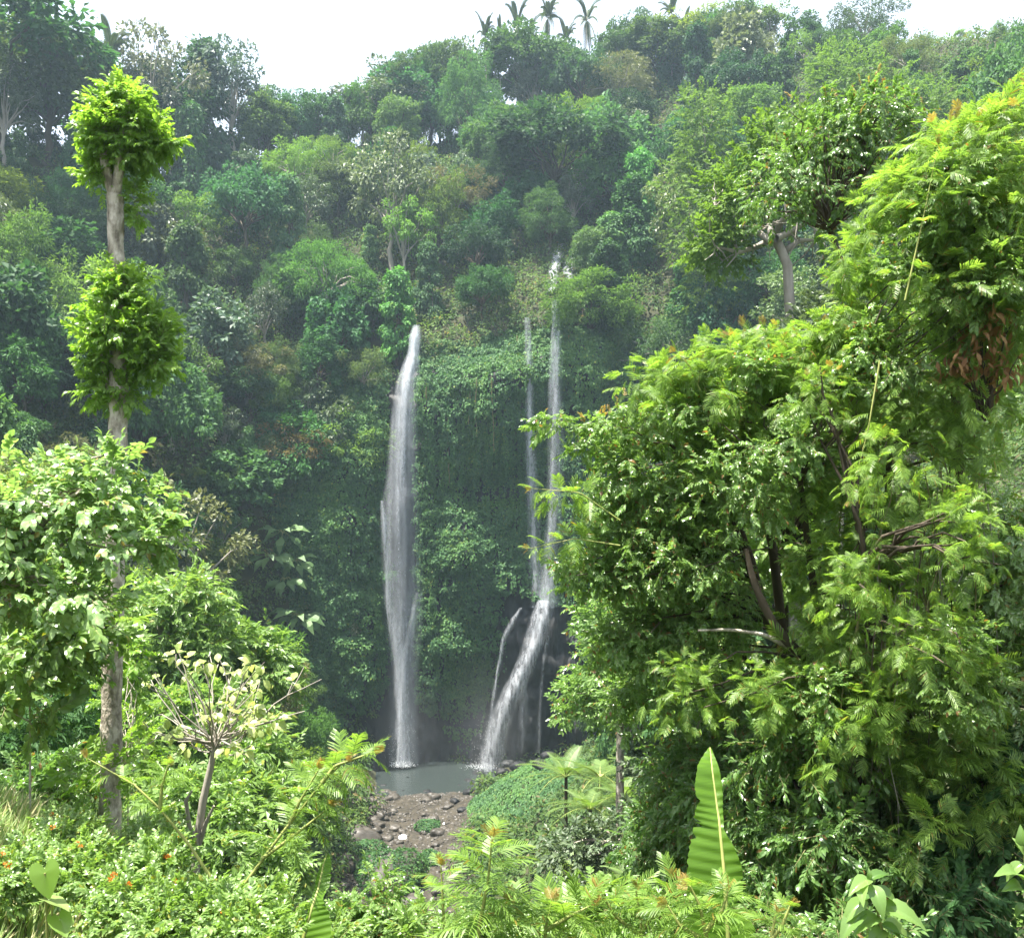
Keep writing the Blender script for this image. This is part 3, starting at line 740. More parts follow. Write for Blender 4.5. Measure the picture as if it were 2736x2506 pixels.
# ------------------------------------------------------------------ boulders
def boulder_mesh(seed, mat, n=18, sq=.75):
    a = np.linspace(0, 2 * np.pi, n * 2 + 1); b = np.linspace(-np.pi / 2, np.pi / 2, n + 1)
    A, B = np.meshgrid(a, b, indexing='ij'); d = np.stack([np.cos(B) * np.cos(A), np.cos(B) * np.sin(A), np.sin(B)], -1)
    r = 1 + fbm(d, .9, 3, seed) * .45 + np.abs(fbm(d, .5, 2, seed + 5)) * .18
    p = d * r[..., None] * np.array([1, .85, sq])
    for axis in rand_dirs(5):       # flattened facets
        h = (p * axis).sum(-1); p -= (np.maximum(h - .72, 0) * .75)[..., None] * axis
    mb = MB(); mb.grid(p); return mb.mesh('boulder', [mat])
BM = [boulder_mesh(s, M['stone'], 14) for s in (3, 14, 25, 36)]
DKB = [boulder_mesh(s, M['rock'], 14) for s in (7, 18)]
def boulder(x, y, r, label, group=None, me=None, sink=.35, rz=None):
    o = bpy.data.objects.new('boulder', me or BM[rng.integers(len(BM))]); COL.objects.link(o)
    o.location = (x, y, float(ground(x, y)) + r * (.6 - sink)); o.scale = (r, r * rng.uniform(.8, 1.15), r * rng.uniform(.75, 1))
    o.rotation_euler = (0, 0, rng.uniform(0, 6.28) if rz is None else rz)
    tag(o, label, 'boulder', group); return o
def at_bed(px, py):
    h = ray(px, py, 60); return h[0], h[1]
def moss(o, n, cover, size, seed):
    """leafy moss over the top and sides of a boulder, as its part"""
    r = np.random.default_rng(seed); me = o.data
    V = np.empty(len(me.vertices) * 3); me.vertices.foreach_get('co', V); V = V.reshape(-1, 3)
    d = unit(r.normal(size=(n * 2, 3))); i = (d @ unit(V).T).argmax(1); v = d * np.linalg.norm(V[i], axis=1)[:, None]
    g = (d[:, 2] > -.3) & cover(d, v); v, d = v[g], d[g]
    s = size / np.mean(o.scale)
    mb = MB(); mb.inst(LEAF_ROUND, frames(np.array([0, 0, -.6]) + d * .3 + r.normal(size=v.shape) * .5, d + r.normal(size=v.shape) * .35, s * r.uniform(.7, 1.3, len(v))), v * (1 + .06 * r.random(len(v)))[:, None])
    c = bpy.data.objects.new('moss', mb.mesh('moss', [M['ivy']])); COL.objects.link(c); c.parent = o
x, y = at_bed(387, 890)
o = boulder(x, y, 4.6, 'huge boulder with a bare grey face between two mossy flanks', None, BM[0], .25, 1.2); moss(o, 5200, lambda d, v: ~((np.abs(d @ np.array([math.cos(1.2), -math.sin(1.2), 0]) ) < .22) & (d[:, 2] < .93)), .3, 1)
for px, py, r, lab in [(366, 856, 2.4, 'mossy boulder between the river bed and the huge boulder'), (429, 829, 1.7, 'round mossy boulder between two little chutes of white water'), (431, 862, 1.6, 'low mossy boulder just below the white water chutes'), (402, 858, 1.3, 'small mossy boulder touching the crest of the huge boulder')]:
    x, y = at_bed(px, py); o = boulder(x, y, r, lab); moss(o, 2600, lambda d, v: d[:, 2] > -.2, .28, int(px))
for px, py, r, lab in [(360, 843, 2.6, 'broad brown boulder at the left edge of the river bed'), (345, 868, 1.6, 'grey boulder under the leaning shrub branch'), (408, 905, 2.0, 'pale brown rock slab low on the stream'), (425, 915, 1.2, 'pale rock beside the lowest rapids')]:
    x, y = at_bed(px, py); boulder(x, y, r, lab)
for px, py, r in [(470, 795, 1.3), (485, 784, 1.6), (502, 776, 1.5), (520, 770, 1.8), (455, 803, 1.0), (540, 768, 1.5), (462, 812, .9), (495, 770, 1.2), (508, 766, 1.4), (478, 776, 1.2), (530, 760, 1.5), (548, 758, 1.7), (468, 784, 1.1), (515, 756, 1.6)]:
    x, y = at_bed(px, py); boulder(x, y, r, 'dark wet boulder in the row between the right fall and the green mound', 'wet boulders at the foot of the right fall', DKB[rng.integers(2)])
for i in range(16):
    x, y = at_bed(rng.uniform(375, 460), rng.uniform(786, 797)); boulder(x, y, rng.uniform(.5, 1.1), 'wet stone in the row along the near edge of the pool', 'stones along the edge of the pool', DKB[i % 2] if i % 3 else None)
for i in range(170):
    px = rng.uniform(332, 452); py = rng.uniform(790, 850) if i < 130 else rng.uniform(850, 905)
    x, y = at_bed(px, py); boulder(x, y, .22 + 1.0 * rng.random() ** 3, 'small brown stone lying loose on the river bed below the pool', 'loose stones on the river bed')
# pebbles between the stones (stuff)
n = 5000; pxs = rng.uniform(105, 168, n); qx = np.interp(pxs, [104, 120, 135, 150, 165, 171], [-11, -13.5, -17, -17.5, -17, -17]) + rng.uniform(-11, 11, n); g_ = rng.uniform(.08, .32, n)
pb_ = Tmpl([(1, 0, 0), (0, 1, .1), (-1, 0, 0), (0, -1, -.1), (.1, .1, .7), (0, 0, -.6)], [(0, 1, 4), (1, 2, 4), (2, 3, 4), (3, 0, 4), (1, 0, 5), (2, 1, 5), (3, 2, 5), (0, 3, 5)])
mb = MB(); mb.inst(pb_, frames(rand_dirs(n) * [1, 1, .2], np.tile([0, 0, 1.0], (n, 1)) + rng.normal(size=(n, 3)) * .2, g_), np.stack([qx, pxs, ground(qx, pxs) + .18], -1))
tag(mb.build('pebbles', M['stone']), kind='stuff', label='brown pebbles strewn over the river bed', cat='pebbles')
# rapids
for px, py, w_, h_, lab in [(418, 829, 5, 14, 'narrow white chute of water beside the round mossy boulder'), (403, 838, 17, 8, 'broad splash of white water between brown stones'), (388, 846, 15, 5, 'thin flat riffle left of the white splash'), (444, 828, 5, 14, 'narrow rill against the foot of the green mound'), (420, 895, 12, 12, 'lowest patch of rapids beside the huge boulder')]:
    a = np.array([at_bed(px + dx * w_, py + dy * h_) for dx in (-.5, .5) for dy in (-.5, .5)]); mb = MB()
    u, v = np.meshgrid(np.linspace(0, 1, 8), np.linspace(0, 1, 12), indexing='ij')
    xy = (a[0] * ((1 - u) * (1 - v))[..., None] + a[1] * ((1 - u) * v)[..., None] + a[2] * (u * (1 - v))[..., None] + a[3] * (u * v)[..., None])
    z = ground(xy[..., 0], xy[..., 1]) + .30 + .45 * fbm(np.concatenate([xy, 0 * xy[..., :1]], -1), .8, 2, 91); z -= 1.2 * (np.abs(u * 2 - 1) ** 3 + np.abs(v * 2 - 1) ** 4)
    mb.grid(np.concatenate([xy, z[..., None]], -1)); tag(mb.build('rapid', M['foam']), lab, 'rapids')

# ------------------------------------------------------------------ generic tree builder (sizes in metres, base at the origin)
def crown_pts(centers, rads, nl, up=.2):
    n = len(centers); d = rand_dirs(n * nl); d[:, 2] = d[:, 2] * .85 + up; d = unit(d)
    c = np.repeat(centers, nl, 0); r = np.repeat(rads, nl) * (rng.random(n * nl) ** .25)
    return c + d * r[:, None] * np.array([1, 1, .8]), d

def shell(n, rx, rz, zc, lo=-.35, jit=.35, lump=.25, seed=0):
    d = rand_dirs(n * 3); d = d[d[:, 2] > lo][:n]
    r = (1 - jit * rng.random(len(d)) ** 1.3) * (1 + lump * fbm(d, .8, 2, seed))
    return d * r[:, None] * np.array([rx, rx, rz]) + np.array([0, 0, zc])

def limb(mb, a, b, r0, r1, sides=5, sag=.12, n=6):
    t = np.linspace(0, 1, n)[:, None]; L = np.linalg.norm(b - a)
    p = a + (b - a) * t; p[:, 2] += (L * sag * np.sin(np.pi * t[:, 0])); p[1:-1] += rng.normal(size=(n - 2, 3)) * L * .03
    mb.tube(p, np.linspace(r0, r1, n), sides, rough=.05)

def make_tree(kind, seed):
    """-> (trunk mesh, crown mesh); about 12 m tall"""
    global rng
    keep_rng = rng; rng = np.random.default_rng(seed)
    tb, cb = MB(), MB(); mat = 'mid'; bark = 'bark_d'
    if kind == 'round':
        C = shell(120, 4.9, 5.0, 6.4, -.6, .45, .55, seed); R = rng.uniform(.6, 1.25, len(C)); nl, ls, tm, mat = 62, .50, LEAF_LO, ('mid', 'dark', 'olive')[seed % 3]; split = 4.2
    elif kind == 'dome':
        C = shell(135, 6.0, 4.0, 7.2, -.35, .45, .5, seed); R = rng.uniform(.6, 1.2, len(C)); nl, ls, tm, mat = 58, .50, LEAF_LO, ('dark', 'mid')[seed % 2]; split = 5.0
    elif kind == 'umbrella':
        a = rng.uniform(0, 6.28, 55); r = 6.2 * np.sqrt(rng.random(55)); lay = rng.integers(0, 3, 55)
        C = np.stack([r * np.cos(a), r * np.sin(a), 10.2 - lay * 1.7 - (r / 6.2) ** 2 * 1.2 + rng.normal(size=55) * .3], -1); R = rng.uniform(.8, 1.4, 55); nl, ls, tm, mat, bark = 110, .50, LEAF_NARROW, ('olive', 'yellow', 'brown')[seed % 3], 'bark_p'; split = 5.5
    elif kind == 'column':
        zz = rng.uniform(.8, 11.5, 62); r = np.interp(zz, [0, 3, 8, 12], [2.6, 2.3, 2.0, .6]) * np.sqrt(rng.random(62)); a = rng.uniform(0, 6.28, 62)
        C = np.stack([r * np.cos(a), r * np.sin(a), zz], -1); R = rng.uniform(.7, 1.25, 62); nl, ls, tm, mat = 110, .44, LEAF_ROUND, ('ivy', 'dark')[seed % 2]; split = 6
    elif kind == 'airy':
        C = shell(42, 4.4, 4.2, 8.4, -.6, .75, .4, seed); R = rng.uniform(.7, 1.3, len(C)); nl, ls, tm, mat, bark = 85, .42, LEAF_LO, ('grey', 'yellow', 'grey')[seed % 3], 'bark_p'; split = 4.6
    elif kind == 'broad':
        C = shell(85, 4.5, 4.8, 6.2, -.6, .45, .55, seed); R = rng.uniform(.7, 1.2, len(C)); nl, ls, tm, mat = 40, .68, LEAF_ROUND, ('grey', 'mid')[seed % 2]; split = 4
    elif kind == 'fine':
        C = shell(125, 5.2, 5.4, 6.4, -.55, .5, .6, seed); R = rng.uniform(.6, 1.15, len(C)); nl, ls, tm, mat = 75, .50, LEAF_NARROW, ('yellow', 'olive', 'mid')[seed % 3]; split = 3.8
    P_, D_ = crown_pts(C, R, nl)
    ax = np.array([0, 0, C[:, 2].mean()]); o_ = unit(P_ - ax)
    dirs = D_ * .5 + o_ * .35 + np.array([0, 0, -.35 if kind != 'column' else -.8]) + rng.normal(size=P_.shape) * .4
    nrm = D_ * .9 + o_ * .3 + np.array([0, 0, .45]) + rng.normal(size=P_.shape) * .3
    cb.inst(tm, frames(dirs, nrm, ls * rng.uniform(.65, 1.35, len(P_))), P_)
    top = np.array([rng.normal() * .3, rng.normal() * .3, split])
    t = np.linspace(0, 1, 8)[:, None]; path = np.array([0, 0, -1.5]) * (1 - t) + top * t; path[1:-1, :2] += rng.normal(size=(6, 2)) * .10
    tb.tube(path, np.linspace(.36, .22, 8), 8, rough=.05)
    for c in C[rng.permutation(len(C))[:16]]:
        limb(tb, top + np.array([0, 0, rng.uniform(-.8, .3)]), c, .13, .03)
    tm_ = tb.mesh('trunk', [M[bark]]); cm_ = cb.mesh('crown', [M[mat]])
    rng = keep_rng
    return tm_, cm_

KINDS = {'round': 'round crowned', 'dome': 'broad domed', 'umbrella': 'flat topped layered', 'column': 'vine draped column shaped', 'airy': 'thin open crowned', 'broad': 'large leaved', 'fine': 'fine leaved feathery'}
PROTO = {(kd, s): make_tree(kd, 100 + 13 * i + s) for i, kd in enumerate(KINDS) for s in range(3)}
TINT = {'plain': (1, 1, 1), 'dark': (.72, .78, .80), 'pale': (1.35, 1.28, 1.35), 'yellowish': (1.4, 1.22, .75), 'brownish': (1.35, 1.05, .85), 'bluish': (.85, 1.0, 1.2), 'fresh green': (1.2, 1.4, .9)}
KNAME = {'round': 'round_tree', 'dome': 'domed_tree', 'umbrella': 'flat_topped_tree', 'column': 'creeper_tree', 'airy': 'open_crowned_tree', 'broad': 'large_leaved_tree', 'fine': 'fine_leaved_tree'}
TREES = []
def plant(kind, var, x, y, scale, tint='plain', tall=1.0, label=None, group='trees on the gorge slopes', cat='tree', z=None, name=None):
    tme, cme = PROTO[(kind, var)]
    zz = float(ground(x, y)) - .3 if z is None else z
    r = empty(name or KNAME[kind], (x, y, zz), rng.uniform(0, 6.28), label, cat, group if group and 'gorge' not in group else KINDS[kind] + ' trees on the gorge slopes')
    r.scale = (scale * rng.uniform(.9, 1.1), scale * rng.uniform(.9, 1.1), scale * tall)
    for nm, me in (('trunk', tme), ('crown', cme)):
        c = bpy.data.objects.new(nm, me); COL.objects.link(c); c.parent = r
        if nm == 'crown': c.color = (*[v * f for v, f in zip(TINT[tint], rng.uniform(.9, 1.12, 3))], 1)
    TREES.append([r, kind, tint, scale])
    return r

# screen boxes (1024 frame) that no hillside tree may cover: falls, pool, river bed, mound
def covers(p, rad, hgt):
    x0, y0 = proj(np.array([p[0], p[1], p[2] + hgt])); x1, y1 = proj(np.array([p[0], p[1], p[2] + .15 * hgt])); rp = rad / p[1] * F
    for a, b, c, d, lim in [(376, 424, 325, 770, 186), (540, 560, 245, 610, 225), (470, 570, 590, 790, 186), (345, 460, 755, 910, 186), (440, 575, 770, 866, 160), (340, 480, 690, 800, 186), (425, 525, 335, 690, 186), (252, 312, 510, 640, 186), (478, 600, -40, 30, 400), (785, 1030, -40, 34, 400), (92, 134, -40, 46, 400), (318, 356, -40, 96, 400)]:
        if p[1] < lim and x0 + rp > a and x0 - rp < b and y0 < d and y1 > c: return True
    return False

# hillside trees, packed by distance
pts = []
cx_ = rng.uniform(-150, 150, 9000); cy_ = rng.uniform(62, 305, 9000); cz_ = ground(cx_, cy_)
dW, pW = wallinfo(np.stack([cx_, cy_], -1))
kx, ky = proj(np.stack([cx_, cy_, cz_ + 6], -1))
slope_n = normals(cx_, cy_)[:, 2]
cand = np.where((kx > -25) & (kx < 1050) & (ky > -25) & (ky < 850) & ~((pW[:, 0] > 60) & (pW[:, 1] < 16) & (dW > -3) & (dW < pW[:, 1] - 1)) & (cz_ > 2.0) & (dW < pW[:, 3] + 12) & (slope_n > .12))[0]
for i in cand:
    sp = 6.0 + cy_[i] / 60.0
    s = rng.uniform(.8, 1.75) * (1.0 if cy_[i] > 130 else .8)
    if any((cx_[i] - a) ** 2 + (cy_[i] - b) ** 2 + (cz_[i] - z_) ** 2 < sp * sp for a, b, _, z_ in pts): continue
    p = np.array([cx_[i], cy_[i], cz_[i]])
    if not seen(p + np.array([0, 0, 9 * s]), .3) or covers(p, 5.5 * s, 12.5 * s): continue
    # the near right bank is hidden behind the foreground thicket
    if kx[i] > 800 and ky[i] > 330: continue
    pts.append((cx_[i], cy_[i], s, cz_[i]))
# smaller bushy trees clinging to the steep side wall left of the left fall
n_slope = len(pts)
for gy_ in np.arange(395, 735, 23):
    for gx_ in np.arange(205 + (gy_ % 2) * 12, 380, 25):
        h = ray(gx_ + rng.uniform(-9, 9), gy_ + rng.uniform(-9, 9), 100); s = rng.uniform(.42, .95)
        if h[2] < 3 or covers(h, 4.2 * s, 10 * s): continue
        if any((h[0] - a) ** 2 + (h[1] - b) ** 2 + (h[2] - z_) ** 2 < 12 for a, b, _, z_ in pts): continue
        pts.append((h[0], h[1] - .8, s, h[2]))
kinds = list(KINDS); wts = np.array([.17, .14, .11, .20, .13, .12, .13])
for ip, (x, y, s, _z) in enumerate(pts):
    kd = kinds[rng.choice(7, p=wts)]
    right = x > 8 + .02 * y
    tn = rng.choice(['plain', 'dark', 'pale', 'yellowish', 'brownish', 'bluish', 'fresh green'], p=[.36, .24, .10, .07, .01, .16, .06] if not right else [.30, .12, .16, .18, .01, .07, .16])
    if ip >= n_slope: tn = rng.choice(['pale', 'fresh green', 'yellowish', 'plain', 'bluish'], p=[.38, .17, .15, .2, .1])  # paler leaf tints brighten the side wall trees, which stand in shade
    plant(kd, rng.integers(3), x, y, s, str(tn), rng.uniform(.85, 1.4), z=min(_z, float(ground(x, y)) + 2.5) - .5)
print('hillside trees', len(pts))

# ------------------------------------------------------------------ single trees and plants of the far slopes
def plant_px(kind, var, px, pyb, pyt, tint, label, width=1.0, group=None, cat='tree', name=None, Y=None):
    """a tree whose foot stands where the sight line through (px, pyb) meets the hill and whose top reaches pyt"""
    h = ray(px, pyb) if Y is None else P(px, pyb, Y)
    H = (pyb - pyt) * h[1] / F
    s = H / 12.3 * width
    return plant(kind, var, h[0], h[1], s, tint, 1.0 / width, label, group, cat, h[2] - .3, name)

def skyline(px):
    for py in range(-60, 400, 3):
        ys = np.arange(60, 420, 2.0); p = np.stack([P(px, py, yy) for yy in ys])
        b = p[:, 2] < ground(p[:, 0], p[:, 1])
        if b.any(): return py + 2, p[b.argmax()]
    return 400, P(px, 400, 250)

def sky_tree(kind, var, px, pyt, tint, label, width=1.0, group='trees on the skyline', cat='tree', name=None):
    pyb, h = skyline(px)
    H = max(4.0, (pyb + 3 - pyt) * h[1] / F); s = H / 12.3 * width
    return plant(kind, var, h[0], h[1], s, tint, 1.0 / width, label, group, cat, h[2] - .8, name)

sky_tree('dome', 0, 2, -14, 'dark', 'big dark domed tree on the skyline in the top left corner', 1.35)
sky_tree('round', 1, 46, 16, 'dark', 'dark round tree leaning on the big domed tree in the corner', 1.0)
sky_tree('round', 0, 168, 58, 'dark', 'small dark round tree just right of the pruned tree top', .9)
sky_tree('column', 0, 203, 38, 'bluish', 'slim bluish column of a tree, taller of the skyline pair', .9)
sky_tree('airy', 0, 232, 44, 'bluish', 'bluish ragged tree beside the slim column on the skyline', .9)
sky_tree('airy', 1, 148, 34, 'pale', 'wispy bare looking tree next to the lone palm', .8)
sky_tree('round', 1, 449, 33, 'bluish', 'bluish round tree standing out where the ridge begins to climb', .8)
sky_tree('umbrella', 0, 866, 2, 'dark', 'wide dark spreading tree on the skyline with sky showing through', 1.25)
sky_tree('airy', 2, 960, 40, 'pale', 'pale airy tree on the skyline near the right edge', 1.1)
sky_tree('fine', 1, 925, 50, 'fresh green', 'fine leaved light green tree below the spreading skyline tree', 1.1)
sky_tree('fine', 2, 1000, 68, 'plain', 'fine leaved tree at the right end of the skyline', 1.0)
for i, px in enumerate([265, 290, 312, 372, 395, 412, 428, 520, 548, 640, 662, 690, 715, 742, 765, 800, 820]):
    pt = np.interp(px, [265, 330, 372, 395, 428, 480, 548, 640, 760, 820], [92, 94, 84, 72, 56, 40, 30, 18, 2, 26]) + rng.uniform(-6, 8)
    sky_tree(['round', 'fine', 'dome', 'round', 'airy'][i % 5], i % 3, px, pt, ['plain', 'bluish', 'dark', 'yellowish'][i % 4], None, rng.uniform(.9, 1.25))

# coconut palms
def palm_meshes(seed):
    global rng
    kr = rng; rng = np.random.default_rng(seed)
    tb, cb = MB(), MB()
    t = np.linspace(0, 1, 9); lean = rng.normal() * .8
    path = np.stack([lean * t ** 2, .3 * rng.normal() * t, -2 + 12 * t], -1); tb.tube(path, np.linspace(.22, .13, 9), 7, rough=.04)
    top = path[-1]; n = 17
    az = np.arange(n) * 2.4 + rng.random(); el = rng.uniform(-.7, 1.15, n)
    d = np.stack([np.cos(az) * np.cos(el), np.sin(az) * np.cos(el), np.sin(el)], -1)
    cb.inst(PALM, frames(d, np.tile([0, 0, 1.0], (n, 1)) + d * -.2 + rng.normal(size=(n, 3)) * .1, rng.uniform(3.0, 4.2, n)), np.tile(top, (n, 1)))
    a = tb.mesh('trunk', [M['bark']]); b = cb.mesh('crown', [M['palm'], M['twig']]); rng = kr
    return a, b
PALMS = [palm_meshes(s) for s in (5, 6, 7)]
def palm(px, pyt, label, var, s=1.0, base=None):
    if base is None: pyb, h = skyline(px)
    else: h = ray(px, base)
    sc_ = s * .78 * h[1] / 270.0
    topz = P(px, pyt, h[1])[2]
    r = empty('coconut_palm', (h[0], h[1], min(h[2] - .5, topz - 9.0 * sc_)), rng.uniform(0, 6.28), label, 'palm tree', 'coconut palms along the ridge')
    k_ = (topz - r.location.z) / 12.5
    r.scale = (sc_, sc_, max(k_, .7 * sc_))
    for nm, me in zip(('trunk', 'crown'), PALMS[var % 3]):
        c = bpy.data.objects.new(nm, me); COL.objects.link(c); c.parent = r
for i, (px, py, s, lab) in enumerate([(112, 26, 1.6, 'lone coconut palm on the left skyline above the pruned tree'), (90, 42, .9, 'half hidden palm beside the lone left skyline palm'),
        (326, 98, .7, 'tiny palm in the dip of the skyline, left of a pair'), (334, 90, .7, 'tiny palm in the dip of the skyline'), (348, 86, .8, 'tallest of the tiny palms in the dip of the skyline'), (259, 86, .6, 'tiny blue palm tip right of the ragged skyline tree'),
        (487, 14, .9, 'lowest and outermost palm at the left end of the palm row'), (500, 18, .8, 'second palm from the left end of the palm row'), (517, 0, 1.05, 'tall palm with its head near the top edge, left of the row'), (533, 18, .85, 'short palm between two tall palms of the row'),
        (551, -6, 1.1, 'tall palm in the middle of the palm row, head cut by the frame'), (587, -2, 1.15, 'tall palm standing free at the right end of the row'), (567, 22, .9, 'short palm just left of the free standing palm'), (655, 14, 1.0, 'palm with brown stem among the ridge trees'),
        (672, -4, 1.1, 'palm cut by the top edge over the ridge trees'), (684, 12, .9, 'palm half sunk in the ridge trees beside a brown stemmed palm')]):
    palm(px, py, lab, i, s)

# marked trees on the wall and the slopes
def K(x, y): return x * k, y * k
def special(kind, var, x, yb, yt, tint, label, width=1.0):
    return plant_px(kind, var, x * k, yb * k, yt * k, tint, label, width)
special('airy', 0, 770, 560, 265, 'pale', 'tall grey tree with a bare pale trunk above the left waterfall', .85)
special('dome', 1, 1085, 440, 215, 'dark', 'large dark drooping tree standing over the head of the right fall', 1.25)
special('dome', 0, 1000, 380, 210, 'brownish', 'brownish feathery crown behind the large dark drooping tree', 1.0)
special('round', 0, 925, 440, 315, 'plain', 'rounded tree in front of the orange roof', 1.1)
special('fine', 0, 340, 560, 435, 'brownish', 'rust tinged tree right of the pruned trunk', 1.2)
special('broad', 0, 600, 660, 510, 'pale', 'pale grey green tree against the dark left wall', 1.1)
special('umbrella', 2, 575, 960, 815, 'brownish', 'brown layered tree left of the white stemmed tree', 1.1)
special('umbrella', 2, 490, 800, 660, 'plain', 'brown flat topped tree midway up the left slope', 1.2)
special('airy', 1, 650, 1010, 780, 'plain', 'slender white stemmed tree with a thin light crown', .8)
special('fine', 2, 720, 960, 800, 'pale', 'grey green tree overhanging the rock left of the left waterfall', 1.2)
special('broad', 0, 470, 1020, 850, 'pale', 'silvery large leaved tree on the left slope', 1.3)
special('fine', 0, 1155, 690, 535, 'fresh green', 'yellow green tree leaning out in front of the right fall', 1.5)
special('broad', 0, 1255, 830, 680, 'pale', 'pale drooping tree right of the right fall', 1.0)
special('column', 0, 1245, 480, 370, 'plain', 'vine draped stump above the pale creeper', .9)
special('column', 1, 1200, 560, 415, 'pale', 'pale mass of creeper hanging beside the upper chute', 1.2)
special('airy', 2, 1260, 350, 250, 'pale', 'whitish tree on the slope right of the dark drooping tree', 1.1)

# orange roofed hut glimpsed among the trees
h = ray(920 * k, 358 * k); Yh = h[1] - 14
c = P(919 * k, 352 * k, Yh)
hut = empty('hut', (c[0], c[1], c[2] - 3), math.radians(8), 'small hut with an orange roof glimpsed in the trees above the left fall', 'hut')
mb = MB(); a, b = 3.6, 2.4
mb.raw([(-a, -b, 2.2), (a, -b, 2.2), (a, 0, 3.5), (-a, 0, 3.5), (-a, b, 2.2), (a, b, 2.2), (-a, -b, 2.35), (a, -b, 2.35), (a, 0, 3.65), (-a, 0, 3.65), (-a, b, 2.35), (a, b, 2.35)],
       [6, 7, 8, 9, 9, 8, 11, 10, 0, 3, 2, 1, 3, 4, 5, 2, 0, 1, 7, 6, 4, 10, 11, 5], np.full(6, 4), np.zeros(6, int))
o = bpy.data.objects.new('roof', mb.mesh('roof', [M['roof']])); COL.objects.link(o); o.parent = hut
mb = MB(); a, b = 3.1, 2.0
mb.raw([(-a, -b, -3), (a, -b, -3), (a, b, -3), (-a, b, -3), (-a, -b, 2.25), (a, -b, 2.25), (a, b, 2.25), (-a, b, 2.25)], [0, 1, 5, 4, 1, 2, 6, 5, 2, 3, 7, 6, 3, 0, 4, 7], np.full(4, 4), np.zeros(4, int))
o = bpy.data.objects.new('wall', mb.mesh('wall', [M['wallp']])); COL.objects.link(o); o.parent = hut

# hanging vines on the overhang
for x, y0, y1, lab in [(968, 740, 890, 'longest pale vine hanging free under the overhang between the falls'), (938, 745, 860, 'pale vine left of the longest vine under the overhang'), (880, 760, 950, 'leafy vine hanging just right of the left waterfall'), (905, 700, 790, 'short vine on the brow of the overhang'), (985, 700, 800, 'short vine between the longest vine and the thin strand of water'), (840, 760, 860, 'thin vine brushing the right edge of the left waterfall'), (1018, 660, 770, 'bright green creeper beside the thin strand of water'), (925, 770, 835, 'shortest vine of the fringe under the overhang')]:
    Yv = cliff_front((x * k - CX) / F * 183, P(0, y0 * k, 183)[2]) - 1.6
    a, b = P(x * k, y0 * k, Yv), P(x * k, y1 * k, Yv - .3)
    t = np.linspace(0, 1, 14)[:, None]; path = a * (1 - t) + b * t; path[:, 0] += np.cumsum(rng.normal(size=14)) * .08
    v = empty('hanging_vine', tuple(a), 0, lab, 'vine', 'vines hanging from the overhang')
    mb = MB(); mb.tube(path, np.linspace(.13, .06, 14), 5); mb.build('stem', M['twig'], v)
    n = 90; i = rng.integers(0, 14, n); p = path[i] + rng.normal(size=(n, 3)) * .28
    mb = MB(); mb.inst(LEAF_ROUND, frames(rng.normal(size=(n, 3)) * .4 + np.array([0, 0, -1]), rng.normal(size=(n, 3)) * .5 + np.array([0, -1, .4]), rng.uniform(.25, .45, n)), p); mb.build('leaves', M['ivy'], v)

# giant leaved plants on the left wall
def giant_leaf(px, py, Y, n, size, label):
    c = P(px, py, Y); r = empty('giant_leaf_plant', tuple(c + np.array([0, 1.2, -1.2])), 0, label, 'plant', 'giant leaved plants on the left wall')
    org = c + np.array([0, .8, -.8]); lt = leaf_hi(.42, .06, .30, .45); mb = MB(); sb = MB()
    az = np.linspace(-2.9, .3, n) + rng.normal(size=n) * .15; el = rng.uniform(-.5, .55, n)
    d = np.stack([np.cos(az) * np.cos(el), np.sin(az) * np.cos(el) * .7, np.sin(el)], -1)
    b = org + d * size * .35
    for q in b: sb.tube(np.stack([org, (org + q) / 2 + np.array([0, 0, .12 * size]), q]), [.06, .05, .035], 5)
    mb.inst(lt, frames(d + np.array([0, -.15, -.25]), d * .3 + np.array([0, -.75, .8]), size * rng.uniform(.8, 1.15, n)), b)
    mb.build('leaves', M['broad'], r); sb.build('stems', M['stem'], r)
gl = [(555, 1040, 5, 2.6, 'topmost giant leaved plant on the left wall'), (530, 1085, 6, 2.6, 'giant leaved plant second from the top on the left wall'), (580, 1095, 6, 2.6, 'right hand one of the middle giant leaved plants'), (560, 1130, 5, 2.4, 'giant leaved plant lowest of the upper cluster'), (585, 1205, 7, 2.9, 'separate giant leaved plant below the cluster on the left wall')]
for x, y, n, s, lab in gl:
    h = ray(x * k, y * k); giant_leaf(x * k, y * k, h[1] - 5.0, n + 3, s * 1.3, lab)

# tree ferns on the right bank
def tree_fern(px, py, Y, flen, n, label, lean=(0, 0)):
    c = P(px, py, Y); gz = float(ground(c[0], c[1])); gz = min(gz, c[2] - .8)
    r = empty('tree_fern', (c[0], c[1], gz), 0, label, 'tree fern', 'tree ferns on the right bank')
    t = np.linspace(0, 1, 6)[:, None]; mb = MB(); mb.tube(np.array([c[0], c[1], gz - .5]) * (1 - t) + c * t, np.linspace(.16, .10, 6), 7, rough=.1); mb.build('trunk', M['bark_d'], r)
    n += 4; az = np.arange(n) * 2 * np.pi / n + rng.random(); el = rng.uniform(.0, .75, n)
    d = np.stack([np.cos(az) * np.cos(el) + lean[0], np.sin(az) * np.cos(el), np.sin(el) + lean[1]], -1)
    mb = MB(); mb.inst(FERN, frames(d, np.tile([0, 0, 1.0], (n, 1)) - d * .3, flen * rng.uniform(.8, 1.1, n)), np.tile(c, (n, 1))); mb.build('crown', [M['fern'], M['stem']], r)
